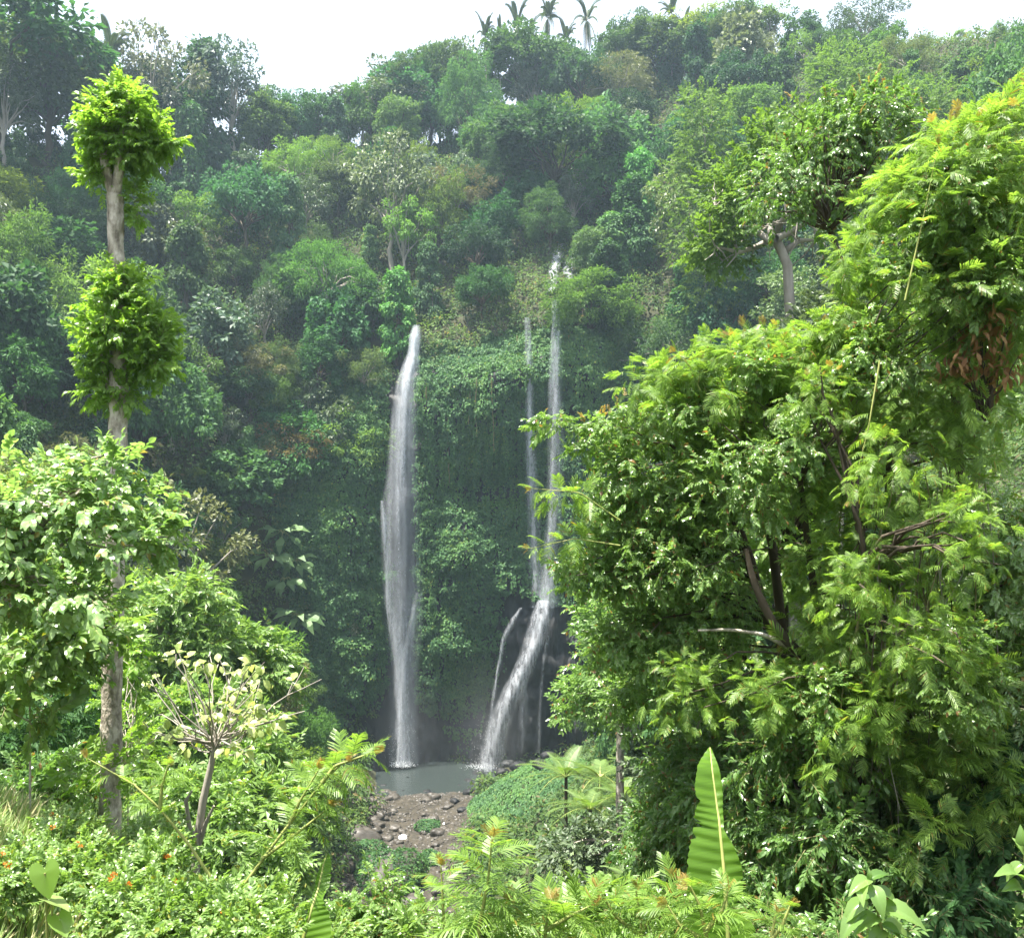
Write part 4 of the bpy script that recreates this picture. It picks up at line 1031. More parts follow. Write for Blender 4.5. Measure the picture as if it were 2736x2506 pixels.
for px, py, Y, fl, n, lab in [(566, 776, 62, 2.9, 11, 'bright tree fern highest and farthest to the left on the right bank'), (600, 776, 60, 2.7, 10, 'tree fern right of the highest tree fern'), (590, 808, 56, 2.7, 11, 'bright tree fern in the middle of the group'), (624, 798, 56, 2.7, 10, 'dull tree fern on the right side of the group'), (573, 868, 38, 1.6, 9, 'lone low tree fern below the group'), (640, 772, 60, 2.2, 9, 'shaded tree fern behind the pale shrub'), (655, 905, 24, 1.1, 9, 'young fern under the vine covered tree'), (632, 880, 26, 1.2, 8, 'small fern beside the tall sapling shrubs')]:
    tree_fern(px, py, Y, fl, n, lab)

# ------------------------------------------------------------------ foreground plants, leaf by leaf
def blobs_to_world(bl):
    C, R = [], []
    for px, py, rx, ry, Y, rd in bl:
        C.append(P(px, py, Y)); R.append((rx * Y / F, rd, ry * Y / F))
    return np.array(C), np.array(R)

def fill(bl, n, shellp=.45, lump=.35, seed=0, lo=-.75, hole=None, hs=.35):
    """points and outward directions spread through a union of ellipsoids, denser towards their surfaces"""
    C, R = blobs_to_world(bl); v = R.prod(1) ** .67; j = rng.choice(len(C), n, p=v / v.sum())
    d = rand_dirs(n); d = np.where((d[:, 2] < lo)[:, None], d * np.array([1, 1, -1]), d)
    r = rng.random(n) ** shellp * (1 + lump * fbm(d + j[:, None] * 3.1, .55, 2, seed))
    p = C[j] + d * r[:, None] * R[j]
    if hole is not None:
        g = fbm(p, hs, 2, seed + 77) > hole; p, d, j = p[g], d[g], j[g]
    return p, d

def leaves_at(mb, tms, p, d, size, droop=.2, up=.8, out=.6, rnd=.45, mi=None):
    dirs = d * out + np.array([0, 0, -droop]) + rng.normal(size=d.shape) * rnd
    nrm = d * .45 + np.array([0, 0, up]) + rng.normal(size=d.shape) * .4
    R = frames(dirs, nrm, size * rng.uniform(.75, 1.25, len(p))); w_ = rng.integers(0, len(tms), len(p))
    for q, t in enumerate(tms):
        g = w_ == q; mb.inst(t, R[g], p[g], mi)

def branches(mb, nodes, targets, r0=.03, r1=.006, mi=0):
    nodes = np.asarray(nodes)
    for t in targets:
        dd = np.linalg.norm(nodes - t, axis=1) + np.maximum(nodes[:, 2] - t[2], 0) * 1.5
        limb(mb, nodes[dd.argmin()], t, r0, r1, 5, .08, 6)

def gpt(px, Y, sink=.15):
    x = (px - CX) / F * Y; return np.array([x, Y, float(ground(x, Y)) - sink])

def near_tree(name, label, cat, base, trunk_px, radii, bl, n, tms, size, leaf, twig='twig', bark='bark', nb=30, group=None, droop=.2, up=.8, out=.6, rnd=.45, seed=1, hole=-.25, hs=.35, shellp=.45, tip=None, tipn=0, tipsize=None, br=(.03, .006), lo=-.75):
    """base: world foot; trunk_px: (px, py, Y) nodes above it"""
    r = empty(name, tuple(base), 0, label, cat, group)
    nodes = np.array([base] + [P(*q) for q in trunk_px]); kk = len(nodes)
    tt = np.linspace(0, kk - 1, kk * 5); path = np.stack([np.interp(tt, np.arange(kk), nodes[:, i]) for i in range(3)], -1)
    for _ in range(2): path[1:-1] = (path[:-2] + path[1:-1] * 2 + path[2:]) / 4
    mb = MB(); mb.tube(path, np.interp(tt, [0, kk - 1], radii), 10, rough=.04)
    p, d = fill(bl, n, shellp, .35, seed, lo, hole, hs)
    branches(mb, path[len(path) // 3:], p[rng.permutation(len(p))[:nb]], br[0], br[1])
    mb.build('trunk', M[bark], r)
    mb = MB(); leaves_at(mb, tms, p, d, size, droop, up, out, rnd); mb.build('crown', [M[leaf], M[twig]], r)
    if tip:
        C, R_ = blobs_to_world(bl); q = p[:, 2] - np.array([np.max(p[:, 2])])
        sel_ = np.argsort(-(p[:, 2] + d[:, 2] * .6 + rng.normal(size=len(p)) * .5))[:tipn * 3:3]
        mb = MB(); leaves_at(mb, tms, p[sel_] + d[sel_] * size * .5, d[sel_] + np.array([0, 0, .6]), tipsize or size * .8, -.2, .7, .7, .3); mb.build('young_leaves', [M[tip], M[tip]], r)
    return r, path

# 1 the pruned tree: bare pole with two pom-pom crowns
Yt = 17.0
r = empty('pruned_tree', tuple(gpt(109, Yt)), 0, 'tall pruned tree with a bare trunk and two lime green tufts', 'tree')
nodes = np.array([gpt(109, Yt, .4)] + [P(a, b, Yt) for a, b in [(110, 800), (112, 690), (114, 600), (118, 430), (118, 330), (116, 250), (115, 195)]])
tt = np.linspace(0, 7, 60); path = np.stack([np.interp(tt, np.arange(8), nodes[:, i]) for i in range(3)], -1); path[1:-1] = (path[:-2] + path[2:] + path[1:-1] * 2) / 4
mb = MB(); mb.tube(path, np.interp(tt, [0, 1, 4, 6, 7], [.20, .175, .165, .135, .14]) * (1 + .05 * np.sin(tt * 9)), 14, rough=.035)
mb.build('trunk', M['bark'], r)
for q in ([(115, 200), (106, 170), (102, 145), (106, 115)], [(115, 200), (119, 170), (122, 130), (128, 100)], [(117, 300), (128, 330), (140, 350)], [(111, 395), (106, 380), (100, 350)]):
    pq = np.array([P(a, b, Yt - .1 * i) for i, (a, b) in enumerate(q)]); mb = MB(); mb.tube(pq, np.linspace(.10, .05, len(q)) * (1 if q[0][1] < 250 else .5), 8, rough=.04); mb.build('limb', M['bark'], r)
for bl, n, sd in [([(122, 126, 38, 36, Yt, .7), (138, 142, 32, 36, Yt, .6), (108, 140, 22, 36, Yt, .45), (96, 172, 12, 20, Yt, .3), (136, 205, 8, 34, Yt + .2, .25), (168, 142, 12, 16, Yt, .25), (122, 95, 26, 14, Yt, .4)], 1000, 3),
                  ([(124, 326, 42, 46, Yt, .75), (150, 336, 28, 34, Yt, .5), (100, 350, 20, 36, Yt, .4), (118, 284, 24, 18, Yt, .45), (102, 385, 20, 26, Yt, .35), (150, 362, 30, 22, Yt, .4), (128, 392, 12, 20, Yt, .3)], 1100, 4)]:
    p, d = fill(bl, n, .4, .3, sd, -.8)
    mb = MB(); leaves_at(mb, SPRAY_OVAL + SPRAY_BROAD[:1], p - d * .1, d, .29, .15, .7, .8, .5); mb.build('crown', [M['lime'], M['twig']], r)

# 2 the shiny leaved tree at the left edge
near_tree('glossy_leaf_tree', 'shiny broad leaved tree reaching in from the left edge across the pruned trunk', 'tree', gpt(-80, 13.2), [(-70, 760, 13.2), (-40, 640, 13.1), (10, 560, 12.9), (60, 500, 12.8)], [.16, .05],
    [(40, 530, 75, 62, 12.7, 1.0), (110, 505, 54, 44, 12.5, .8), (142, 540, 36, 28, 12.3, .6), (45, 598, 64, 30, 12.4, .8), (20, 484, 40, 28, 12.8, .6), (-20, 560, 60, 70, 12.8, .9), (172, 542, 14, 12, 12.3, .3), (92, 596, 34, 16, 12.0, .4), (112, 464, 26, 14, 12.6, .4)],
    1350, SPRAY_BROAD, .27, 'shiny', nb=46, droop=.1, up=1.3, seed=8, hole=-.12, br=(.03, .008))
# 3 shrubs and small trees below it
for nm, lab, bl, n, tms, sz, lf, Y, sd in [
    ('leafy_shrub', 'dim broad leaved shrub under the shiny tree at the left edge', [(30, 650, 70, 50, 15.5, 1.0), (80, 630, 40, 40, 15.5, .8), (10, 700, 40, 40, 15, .7)], 520, SPRAY_BROAD, .38, 'bright', 15.5, 2),
    ('pale_shrub', 'pale olive shrub behind the trunk foot at the left edge', [(35, 720, 60, 50, 21, 1.4), (80, 700, 40, 40, 22, 1.2), (20, 760, 50, 40, 20, 1.2)], 800, SPRAY_LOL, .42, 'mid', 21, 3),
    ('lime_shrub', 'lime green shrub growing beside the foot of the pruned trunk', [(128, 755, 26, 36, 18, .5), (120, 700, 16, 40, 19, .4), (132, 660, 14, 30, 19, .4), (95, 780, 26, 30, 16.5, .5)], 260, SPRAY_OVAL, .36, 'lime', 18, 4),
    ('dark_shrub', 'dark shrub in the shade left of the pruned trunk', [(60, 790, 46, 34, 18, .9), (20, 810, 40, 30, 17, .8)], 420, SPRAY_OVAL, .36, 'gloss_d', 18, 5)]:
    base = gpt(bl[0][0], Y)
    near_tree(nm, lab, 'shrub', base, [(bl[0][0], bl[0][1] + 10, Y)], [.02, .01], bl, n, tms, sz, lf, nb=20, br=(.012, .004), seed=sd, group='shrubs at the left edge')

# 4 bright trees on the lower left slope
for i, (lab, bl, Y) in enumerate([
    ('bright fine leaved tree directly right of the pruned trunk', [(160, 630, 52, 48, 50, 3.0), (195, 605, 32, 30, 50, 2.2), (150, 680, 40, 36, 49, 2.2), (215, 640, 26, 40, 50, 1.8)], 50),
    ('bright round tree above the bare twigged tree', [(245, 655, 34, 34, 53, 2.4), (268, 680, 26, 36, 53, 2.0), (230, 690, 30, 30, 52, 2.0)], 53),
    ('bright tree behind the bare twigged tree', [(200, 720, 50, 34, 44, 2.2), (240, 745, 40, 40, 44, 2.2), (180, 760, 36, 36, 43, 2.0)], 44),
    ('broad bright tree right of the bare twigged tree, edging the river bed', [(272, 785, 34, 40, 42, 2.0), (255, 820, 40, 44, 40, 2.0), (292, 818, 20, 26, 42, 1.3), (240, 780, 34, 30, 41, 1.8)], 42),
    ('low bright tree behind the forked trunk of the twigged tree', [(225, 850, 50, 40, 32, 1.8), (190, 810, 40, 34, 33, 1.6), (270, 870, 36, 30, 32, 1.4)], 32)]):
    b0 = bl[0]; lean = -8 if i % 2 else 10
    near_tree('bright_tree', lab, 'tree', gpt(b0[0] + lean, Y), [(b0[0] + lean * .5, b0[1] + b0[3], Y), (b0[0], b0[1], Y)], [.22, .10], bl, 1500, SPRAY_LOL + SPRAY_LO, .95 if Y > 35 else .7, 'bright', bark='bark_p', nb=40, group='bright trees on the lower left slope', seed=30 + i, hole=-.2, hs=1.2, br=(.09, .02), droop=.35, lo=-.5)

# 5 the nearly bare tree with tip leaves
Yb = 20.0
r = empty('bare_tree', tuple(gpt(193, Yb)), 0, 'nearly leafless tree with a fan of pale twigs and a few round leaves', 'tree')
hub = P(217, 738, Yb)
mb = MB(); pth = np.array([gpt(193, Yb, .4), P(196, 850, Yb), P(203, 800, Yb), P(211, 765, Yb), hub]); mb.tube(pth, [.095, .085, .075, .065, .055], 9, rough=.06); mb.build('trunk', M['bark_p'], r)
mb = MB(); mb.tube(np.array([P(198, 846, Yb), P(189, 825, Yb - .2), P(186, 800, Yb - .3), P(192, 790, Yb - .3)]), [.06, .05, .04, .02], 8, rough=.06); mb.tube(np.array([P(199, 845, Yb), P(206, 822, Yb - .1), P(214, 805, Yb - .2)]), [.05, .04, .02], 6); mb.build('limb', M['bark_p'], r)
mb = MB(); tips = []
for q in range(38):
    a = rng.uniform(-.3, math.pi + .3); L = rng.uniform(.5, 2.1) * (1 if 0 < a < math.pi else .7)
    st0 = hub + (pth[3] - hub) * rng.random() * .55
    e = st0 + np.array([math.cos(a) * L, rng.uniform(-1.0, 1.0), math.sin(a) * L * .95 + .1])
    t = np.linspace(0, 1, 7)[:, None]; pq = st0 * (1 - t) + e * t; pq[:, 2] += np.sin(np.pi * t[:, 0]) * L * rng.uniform(-.22, .12); pq[1:-1] += np.cumsum(rng.normal(size=(5, 3)) * .045, 0)
    mb.tube(pq, np.linspace(.022, .009, 7), 5)
    for _q in range(rng.integers(0, 4)):
        s_ = pq[rng.integers(2, 6)]; e2 = s_ + (e - hub) * .35 + rng.normal(size=3) * .2; mb.tube(np.stack([s_, (s_ + e2) / 2 + rng.normal(size=3) * .03, e2]), [.013, .011, .008], 5)
        if rng.random() < .4: tips.append(e2)
    if rng.random() < .6: tips.append(e)
mb.build('twigs', M['bark_p'], r)
tp = np.repeat(np.array(tips), 5, 0); dd = rand_dirs(len(tp)); mb = MB()
mb.inst(LEAF_BROAD, frames(dd + np.array([0, -.2, -.3]), dd * .3 + np.array([0, -.6, .8]), rng.uniform(.18, .30, len(tp))), tp + dd * .05); mb.build('leaves', M['pale'], r)

# 6 feathery leucaena saplings
def sapling(label, stems, Y, fr, nfr, fsize, group='feathery saplings', leaf='feather', tip=True, name='feathery_sapling', rad=.022):
    """stems: list of pixel paths; feathery leaves sit along the last part of every stem"""
    b = stems[0][0]; base = P(b[0], b[1], Y); r = empty(name, tuple(base), 0, label, 'sapling', group)
    mb, fb, tb = MB(), MB(), MB()
    for st in stems:
        pts_ = np.array([P(q[0], q[1], Y + (q[2] if len(q) > 2 else 0)) for q in st]); tt = np.linspace(0, len(st) - 1, 16)
        pa = np.stack([np.interp(tt, np.arange(len(st)), pts_[:, i]) for i in range(3)], -1)
        mb.tube(pa, np.linspace(rad, rad * .3, 16), 6)
        i0 = fr; f = i0 + (1 - i0) * (np.arange(nfr) + .5) / nfr; ii = f * 15
        p = np.stack([np.interp(ii, np.arange(16), pa[:, i]) for i in range(3)], -1)
        ax = unit(pa[-1] - pa[8]); az = np.arange(nfr) * 2.4 + rng.random() * 6
        s1 = unit(np.cross(ax, [0.3, 1, 0.2])); s2 = np.cross(ax, s1)
        d = np.cos(az)[:, None] * s1 + np.sin(az)[:, None] * s2 * .8 + ax * (.15 + .8 * f[:, None] ** 3) + rng.normal(size=(nfr, 3)) * .12
        R = frames(d, np.array([0, 0, 1.0]) + d * -.2 + rng.normal(size=d.shape) * .15, fsize * (1.15 - .5 * f ** 3) * rng.uniform(.85, 1.15, nfr))
        for q in range(3): fb.inst(BIP[q], R[q::3], p[q::3])
        if tip:
            d = np.tile(ax, (3, 1)) + rng.normal(size=(3, 3)) * .35; tb.inst(BIP[0], frames(d, rng.normal(size=(3, 3)), fsize * .35), np.tile(pa[-1], (3, 1)))
    mb.build('stem', M['stem'], r); fb.build('leaves', M['feather'], r)
    if tip: tb.build('young_leaves', M['tip'], r)
    return r
gy_ = lambda px, Y: HY - (float(ground((px - CX) / F * Y, Y)) - CAMZ) / Y * F + 4
sapling('feathery sapling leaning over the twigged tree toward the pool', [[(222, gy_(222, 9.5)), (237, 894), (280, 835), (322, 782), (345, 760)], [(262, 858), (300, 830), (330, 806)], [(322, 782), (335, 765), (372, 752)], [(290, 822), (300, 800), (318, 770)]], 9.5, .45, 11, .30)
sapling('long bare feathery stem crossing the foot of the pruned trunk', [[(236, gy_(236, 9.2)), (220, 891), (190, 845), (160, 808), (134, 784), (88, 758)], [(160, 808), (162, 785), (168, 765)]], 9.2, .55, 10, .24)
sapling('tall feathery sapling with stacked fronds at the bottom centre', [[(476, gy_(476, 8.6)), (479, 926), (488, 880), (492, 838)]], 8.6, .25, 26, .36)
sapling('shorter feathery sapling left of the tall one at the bottom centre', [[(446, gy_(446, 9.4)), (444, 925), (441, 866)]], 9.4, .2, 20, .30)
sapling('spindly feathery sapling in front of the banana leaf', [[(705, gy_(705, 7.4)), (706, 935), (700, 905), (690, 885)], [(706, 930), (722, 910), (728, 890)], [(700, 937), (680, 925), (668, 905)]], 7.4, .3, 9, .26)
sapling('feathery tuft with curled tips right of the banana leaf', [[(770, gy_(770, 6.8)), (772, 935), (776, 912)], [(770, 940), (782, 925), (790, 905)]], 6.8, .4, 7, .18)
sapling('low feathery sapling at the bottom edge between saplings and ferns', [[(540, gy_(540, 8.8)), (545, 930), (552, 900)], [(545, 930), (570, 915), (590, 905)], [(540, 935), (520, 915), (512, 900)]], 8.8, .2, 14, .32)
sapling('low feathery sapling left of the spindly one', [[(640, gy_(640, 9)), (642, 930), (636, 890)], [(642, 930), (660, 905), (675, 880)], [(640, 935), (615, 915), (600, 890)]], 9, .2, 14, .30)

# 7 taro, banana leaves
def taro(label, leaves, Y):
    b = leaves[0]; base = gpt(b[0], Y); r = empty('taro_plant', tuple(base), 0, label, 'plant')
    for px, py, s, dirv, nrm in leaves:
        c = P(px, py, Y); hf = np.array([(0, -.12), (.10, -.30), (.24, -.38), (.36, -.32), (.43, -.15), (.43, .05), (.37, .25), (.26, .46), (.13, .66), (0, .82)])
        ol = np.concatenate([hf, (hf * [-1, 1])[-2::-1]]); prof = np.stack([ol[:, 0], ol[:, 1], .16 * np.abs(ol[:, 0]) - .16 * ol[:, 1] ** 2 + .015 * np.sin(ol[:, 1] * 20)], -1)
        pts = np.stack([prof * q for q in (.03, .5, 1.0)]); R = frames(np.array([dirv]), np.array([nrm]), s)[0]
        mb = MB(); mb.grid(pts @ R.T + c); mb.build('leaf', M['lime' if nrm[1] < 0 else 'grass'], r)
        mb = MB(); t = np.linspace(0, 1, 6)[:, None]; pa = base * (1 - t) + c * t; pa[:, 1] += np.sin(np.pi * t[:, 0]) * .05; mb.tube(pa, np.linspace(.02, .010, 6), 6); mb.build('stalk', M['stem'], r)
taro('taro plant with one upright yellow green leaf near the left edge', [(45, 872, .27, (.25, -.25, -.9), (.2, -1, .25)), (52, 900, .24, (.9, -.3, -.2), (0, .2, 1.0)), (60, 918, .22, (.5, -.5, -.5), (.2, -.6, .8))], 8.2)

def banana(label, rows, Y, base_px, lean=.0, torn=()):
    """rows: (py, left, midrib, right) of the upright blade"""
    base = gpt(base_px, Y); r = empty('banana_leaf_plant', tuple(base), 0, label, 'banana plant')
    rows = np.array(rows, float); tt = np.linspace(0, len(rows) - 1, 120); R = np.stack([np.interp(tt, np.arange(len(rows)), rows[:, i]) for i in range(4)], -1)
    for _ in range(3): R[1:-1, 1:] = (R[:-2, 1:] + 2 * R[1:-1, 1:] + R[2:, 1:]) / 4
    s_ = np.linspace(0, 1, 120); Ym = Y + lean * (1 - s_) ** 2
    mid = np.stack([P(m_, py, yy) for py, m_, yy in zip(R[:, 0], R[:, 2], Ym)])
    for side, col in (('l', 1), ('r', 3)):
        e = np.stack([P(m_, py, yy) for py, m_, yy in zip(R[:, 0], R[:, 2] + (R[:, col] - R[:, 2]) * 1.22, Ym)])
        nick = sum(d_ * np.exp(-((s_ - p_) / .006) ** 2) for p_, d_ in zip(rng.uniform(.2, .85, 5), rng.uniform(.1, .55, 5))); e = mid + (e - mid) * (1 - nick + .02 * rng.normal(size=120))[:, None]
        u = np.linspace(0, 1, 9)[None, :, None]; g = mid[:, None] * (1 - u) + e[:, None] * u
        wdt = np.linalg.norm(e - mid, axis=1)[:, None]
        g[..., 1] += -wdt * u[..., 0] * .22 + .03 * np.sin(s_[:, None] * 19 + (0 if col == 1 else 2)) * u[..., 0] ** 1.5 + .006 * np.sin(s_[:, None] * 160) * (u[..., 0] > .01)
        g[..., 2] -= wdt * (u[..., 0] * (1 - u[..., 0])) * .0 - wdt * u[..., 0] * .28
        mb = MB(); mb.grid(g); mb.build('blade', M['banana'], r)
    st = np.concatenate([mid[::8], base[None]]); mb = MB(); mb.tube(st, np.concatenate([np.linspace(.006, .022, len(st) - 1), [.05]]), 7); mb.build('midrib', M['stem'], r)
    return r
def bananamat():
    m = leafmat('banana blade', (.085, .19, .022), (.10, .21, .026), .35, .55, .4); N = m.node_tree.nodes; L = m.node_tree.links
    tc = N.new('ShaderNodeTexCoord'); mp = N.new('ShaderNodeMapping'); mp.inputs['Scale'].default_value = (2, 2, 70)
    nz = N.new('ShaderNodeTexNoise'); nz.inputs['Scale'].default_value = 1.0; nz.inputs['Detail'].default_value = 3
    L.new(tc.outputs['Object'], mp.inputs[0]); L.new(mp.outputs[0], nz.inputs[0])
    mx = [n for n in N if n.type == 'MIX' and n.blend_type == 'MIX'][0]
    mr = N.new('ShaderNodeMapRange'); mr.inputs[1].default_value = .35; mr.inputs[2].default_value = .65; L.new(nz.outputs[0], mr.inputs[0]); L.new(mr.outputs[0], mx.inputs[0])
    mx.inputs[6].default_value = (.095, .195, .022, 1); mx.inputs[7].default_value = (.120, .235, .028, 1)
    return m
M['banana'] = bananamat()
banana('single upright banana leaf rising at the bottom right', [(747, 709, 710, 711), (757, 705, 711, 714), (768, 700, 712, 717), (790, 697, 715, 721), (806, 700, 717, 722), (818, 698, 719, 723), (830, 698, 720, 723), (850, 695, 722, 732), (870, 692, 724, 738), (890, 692, 725, 740), (905, 692, 726, 738), (920, 690, 727, 744), (937, 688, 728, 751), (975, 690, 730, 760), (1010, 705, 731, 752), (1040, 727, 732, 737)], 8.0, 733, .7)
banana('small banana leaf half in the frame at the bottom left of centre', [(853, 326, 327, 328), (862, 322, 324, 331), (875, 318, 321, 330), (889, 315, 318, 327), (898, 312, 315, 322), (910, 309, 311, 325), (930, 303, 305, 327), (950, 299, 301, 326), (985, 294, 296, 312), (1000, 293, 294, 296)], 9.0, 293, .6)

# 8 leafy plants at the bottom right
def c3(a, b): return (1824 + a / 2.2095) / 2.672, (1670 + b / 2.2095) / 2.672
def leafy(label, stem, lv, Y, leaf='glossy', group=None):
    base = gpt(stem[0][0], Y); r = empty('leafy_plant', tuple(base), 0, label, 'plant', group)
    st = np.array([base] + [P(*q, Y) for q in stem]); mb = MB(); mb.tube(st, np.linspace(.014, .006, len(st)), 6); mb.build('stem', M['stem'], r)
    y_ = np.linspace(0, 1, 13); w_ = .27 * np.sin(np.pi * y_ ** .72) ** .9 * (1 - .25 * y_); u_ = np.linspace(-1, 1, 9)
    mb = MB()
    for (bx_, by_), (tx, ty), dy, up_ in lv:
        b = P(bx_, by_, Y); e = P(tx, ty, Y + dy); d = e - b; R = frames(d[None], np.array([[rng.normal() * .2, -.35, up_]]), np.linalg.norm(d))[0]
        g = np.stack([w_[:, None] * u_[None], y_[:, None] + 0 * u_[None], .16 * np.abs(u_)[None] * w_[:, None] * 3 - .20 * (y_ ** 2)[:, None] + .10 * np.sin(np.pi * y_)[:, None] + .012 * np.sin(y_ * 40)[:, None] * np.abs(u_)[None]], -1)
        mb.grid(g @ R.T + b)
    mb.build('leaves', M[leaf], r)
L_ = [((1110, 1500), (980, 1570), -.1, 1), ((1105, 1500), (1228, 1450), .05, 1), ((1110, 1530), (1195, 1725), -.15, .6), ((1120, 1560), (1300, 1655), .0, .8), ((1090, 1620), (935, 1750), -.05, .8), ((1130, 1610), (1000, 1660), .1, 1), ((1150, 1670), (1458, 1765), -.1, 1), ((1080, 1690), (915, 1850), -.1, .7), ((1170, 1760), (1315, 1860), -.05, .7), ((1160, 1720), (1010, 1800), -.12, .9), ((1060, 1500), (1060, 1640), -.15, .4), ((1200, 1800), (1080, 1900), -.1, .7), ((1180, 1780), (1400, 1900), .1, .8), ((1100, 1500), (1100, 1430), 0, .3)]
leafy('broad leaved plant with drooping shiny leaves at the bottom right', [c3(1200, 1900), c3(1150, 1680), c3(1100, 1500)], [(c3(*a), c3(*b), d, u) for a, b, d, u in L_], 6.0)
L_ = [((2010, 1500), (1860, 1440), -.1, 1), ((2015, 1400), (1900, 1500), 0, .4), ((2010, 1560), (1905, 1540), -.1, 1), ((2020, 1350), (1960, 1250), 0, .8), ((2010, 1640), (1960, 1720), 0, .6), ((2030, 1500), (2150, 1450), 0, 1), ((2030, 1400), (2140, 1330), 0, 1), ((2020, 1800), (1970, 1830), 0, 1), ((2020, 1330), (1990, 1180), 0, .3)]
leafy('broad leaved plant cut by the right edge near the bottom corner', [c3(2040, 1900), c3(2030, 1600), c3(2015, 1330)], [(c3(*a), c3(*b), d, u) for a, b, d, u in L_], 5.6)

# 9 the thicket on the right
near_tree('shiny_leaf_tree', 'shiny small leaved tree whose sprays reach in front of the right fall', 'tree', gpt(745, 12.8), [(755, 800, 12.6), (790, 655, 12), (762, 610, 11.4), (750, 560, 11.1), (720, 480, 11)], [.11, .05],
    [(640, 480, 52, 56, 11, .9), (670, 430, 62, 36, 11, .8), (612, 432, 40, 17, 10.8, .4), (556, 424, 30, 9, 10.6, .25), (584, 450, 20, 7, 10.6, .2), (606, 575, 44, 28, 10.7, .5), (576, 566, 22, 12, 10.6, .25), (650, 560, 62, 56, 11, .9), (655, 640, 62, 40, 11.2, .8), (612, 645, 28, 20, 11, .4), (700, 600, 60, 70, 11.3, .9), (690, 500, 60, 70, 11.3, .9), (640, 700, 44, 34, 11.6, .6), (622, 520, 34, 36, 10.9, .6)],
    6500, SPRAY_OVAL + SPRAY_LANCE[:1], .16, 'glossy', bark='bark_d', nb=34, droop=.35, up=.8, seed=41, hole=-.30, hs=.4, tip='tip', tipn=40, tipsize=.10, br=(.02, .005), group='thicket on the right')
near_tree('dark_glossy_tree', 'dark glossy tree crown with reddish tips in front of the gnarled tree', 'tree', gpt(900, 15.5), [(905, 560, 15.2), (880, 380, 14.6), (830, 230, 14.2)], [.14, .04],
    [(800, 180, 52, 40, 14, .9), (840, 140, 46, 36, 14, .8), (775, 205, 28, 24, 13.8, .5), (870, 110, 34, 24, 14, .5), (880, 160, 44, 34, 14.2, .7), (830, 200, 46, 34, 13.9, .7), (905, 120, 24, 24, 14.2, .4), (850, 245, 30, 26, 14.2, .5), (812, 115, 30, 18, 14, .4)],
    1900, SPRAY_OVAL + SPRAY_LANCE[:1], .20, 'gloss_d', bark='bark_d', nb=60, droop=.4, up=.8, seed=43, hole=-.06, hs=.45, tip='tip', tipn=30, tipsize=.12, br=(.02, .005), group='thicket on the right')
def leucaena(label, bl, n, base, trunk, seed, size=.24, leaf='feather', tipn=40, radii=(.09, .035), nb=18):
    return near_tree('feathery_tree', label, 'tree', base, trunk, list(radii), bl, n, BIP, size, leaf, twig=leaf, bark='bark_d', nb=nb, group='feathery trees of the thicket', droop=.2, up=1.0, out=.6, rnd=.5, seed=seed, hole=-.16, hs=.45, tip='tip', tipn=tipn, tipsize=size * .55, br=(.022, .006))
leucaena('feathery tree forming the sunny shoulder of the thicket', [(690, 400, 70, 40, 10.6, .8), (740, 370, 60, 36, 10.6, .7), (800, 370, 60, 40, 10.4, .8), (660, 380, 40, 18, 10.5, .4), (730, 350, 30, 12, 10.5, .3), (850, 380, 50, 50, 10.2, .8), (572, 520, 20, 14, 10.4, .25), (562, 496, 14, 6, 10.3, .15), (563, 545, 14, 7, 10.3, .15), (720, 450, 60, 50, 10.8, .8)], 2600, gpt(780, 13), [(790, 700, 12.6), (770, 520, 11.6), (740, 420, 10.7)], 51, .17, 'feather', 50)
leucaena('tall feathery tree filling the top right corner of the thicket', [(960, 170, 70, 46, 9.6, .9), (1010, 150, 50, 46, 9.4, .8), (930, 220, 70, 50, 9.6, .9), (990, 260, 70, 60, 9.4, .9), (880, 260, 50, 40, 9.9, .6), (930, 300, 70, 50, 9.6, .9), (1010, 340, 50, 60, 9.4, .8), (900, 200, 40, 30, 9.8, .5), (1020, 110, 30, 26, 9.4, .4), (870, 330, 50, 40, 10, .6)], 3600, gpt(980, 12.5), [(975, 700, 12), (960, 480, 10.6), (950, 300, 9.6)], 53, .17, 'feather', 40)
leucaena('shaded feathery tree in the heart of the thicket', [(900, 400, 60, 60, 9.8, .8), (880, 480, 60, 60, 9.8, .8), (850, 560, 60, 50, 9.9, .8), (920, 560, 50, 60, 9.8, .7), (820, 480, 50, 50, 10.2, .7), (880, 640, 70, 50, 9.9, .8), (960, 420, 50, 60, 9.5, .7), (830, 640, 50, 40, 10, .6), (940, 480, 40, 60, 9.6, .6)], 2000, gpt(890, 12.6), [(890, 760, 12.2), (885, 600, 11), (890, 450, 10)], 55, .17, 'feather', 20)
leucaena('drooping feathery tree hung with vines low in the thicket', [(880, 720, 70, 44, 9.7, .8), (930, 760, 40, 50, 9.5, .6), (960, 690, 40, 40, 9.4, .5), (840, 765, 36, 18, 9.1, .3), (925, 830, 26, 26, 9.0, .3), (800, 700, 40, 36, 10, .6), (985, 790, 30, 60, 9.4, .5)], 1600, gpt(930, 11.6), [(930, 860, 11.4), (920, 760, 10.4)], 57, .19, 'feather', 8)
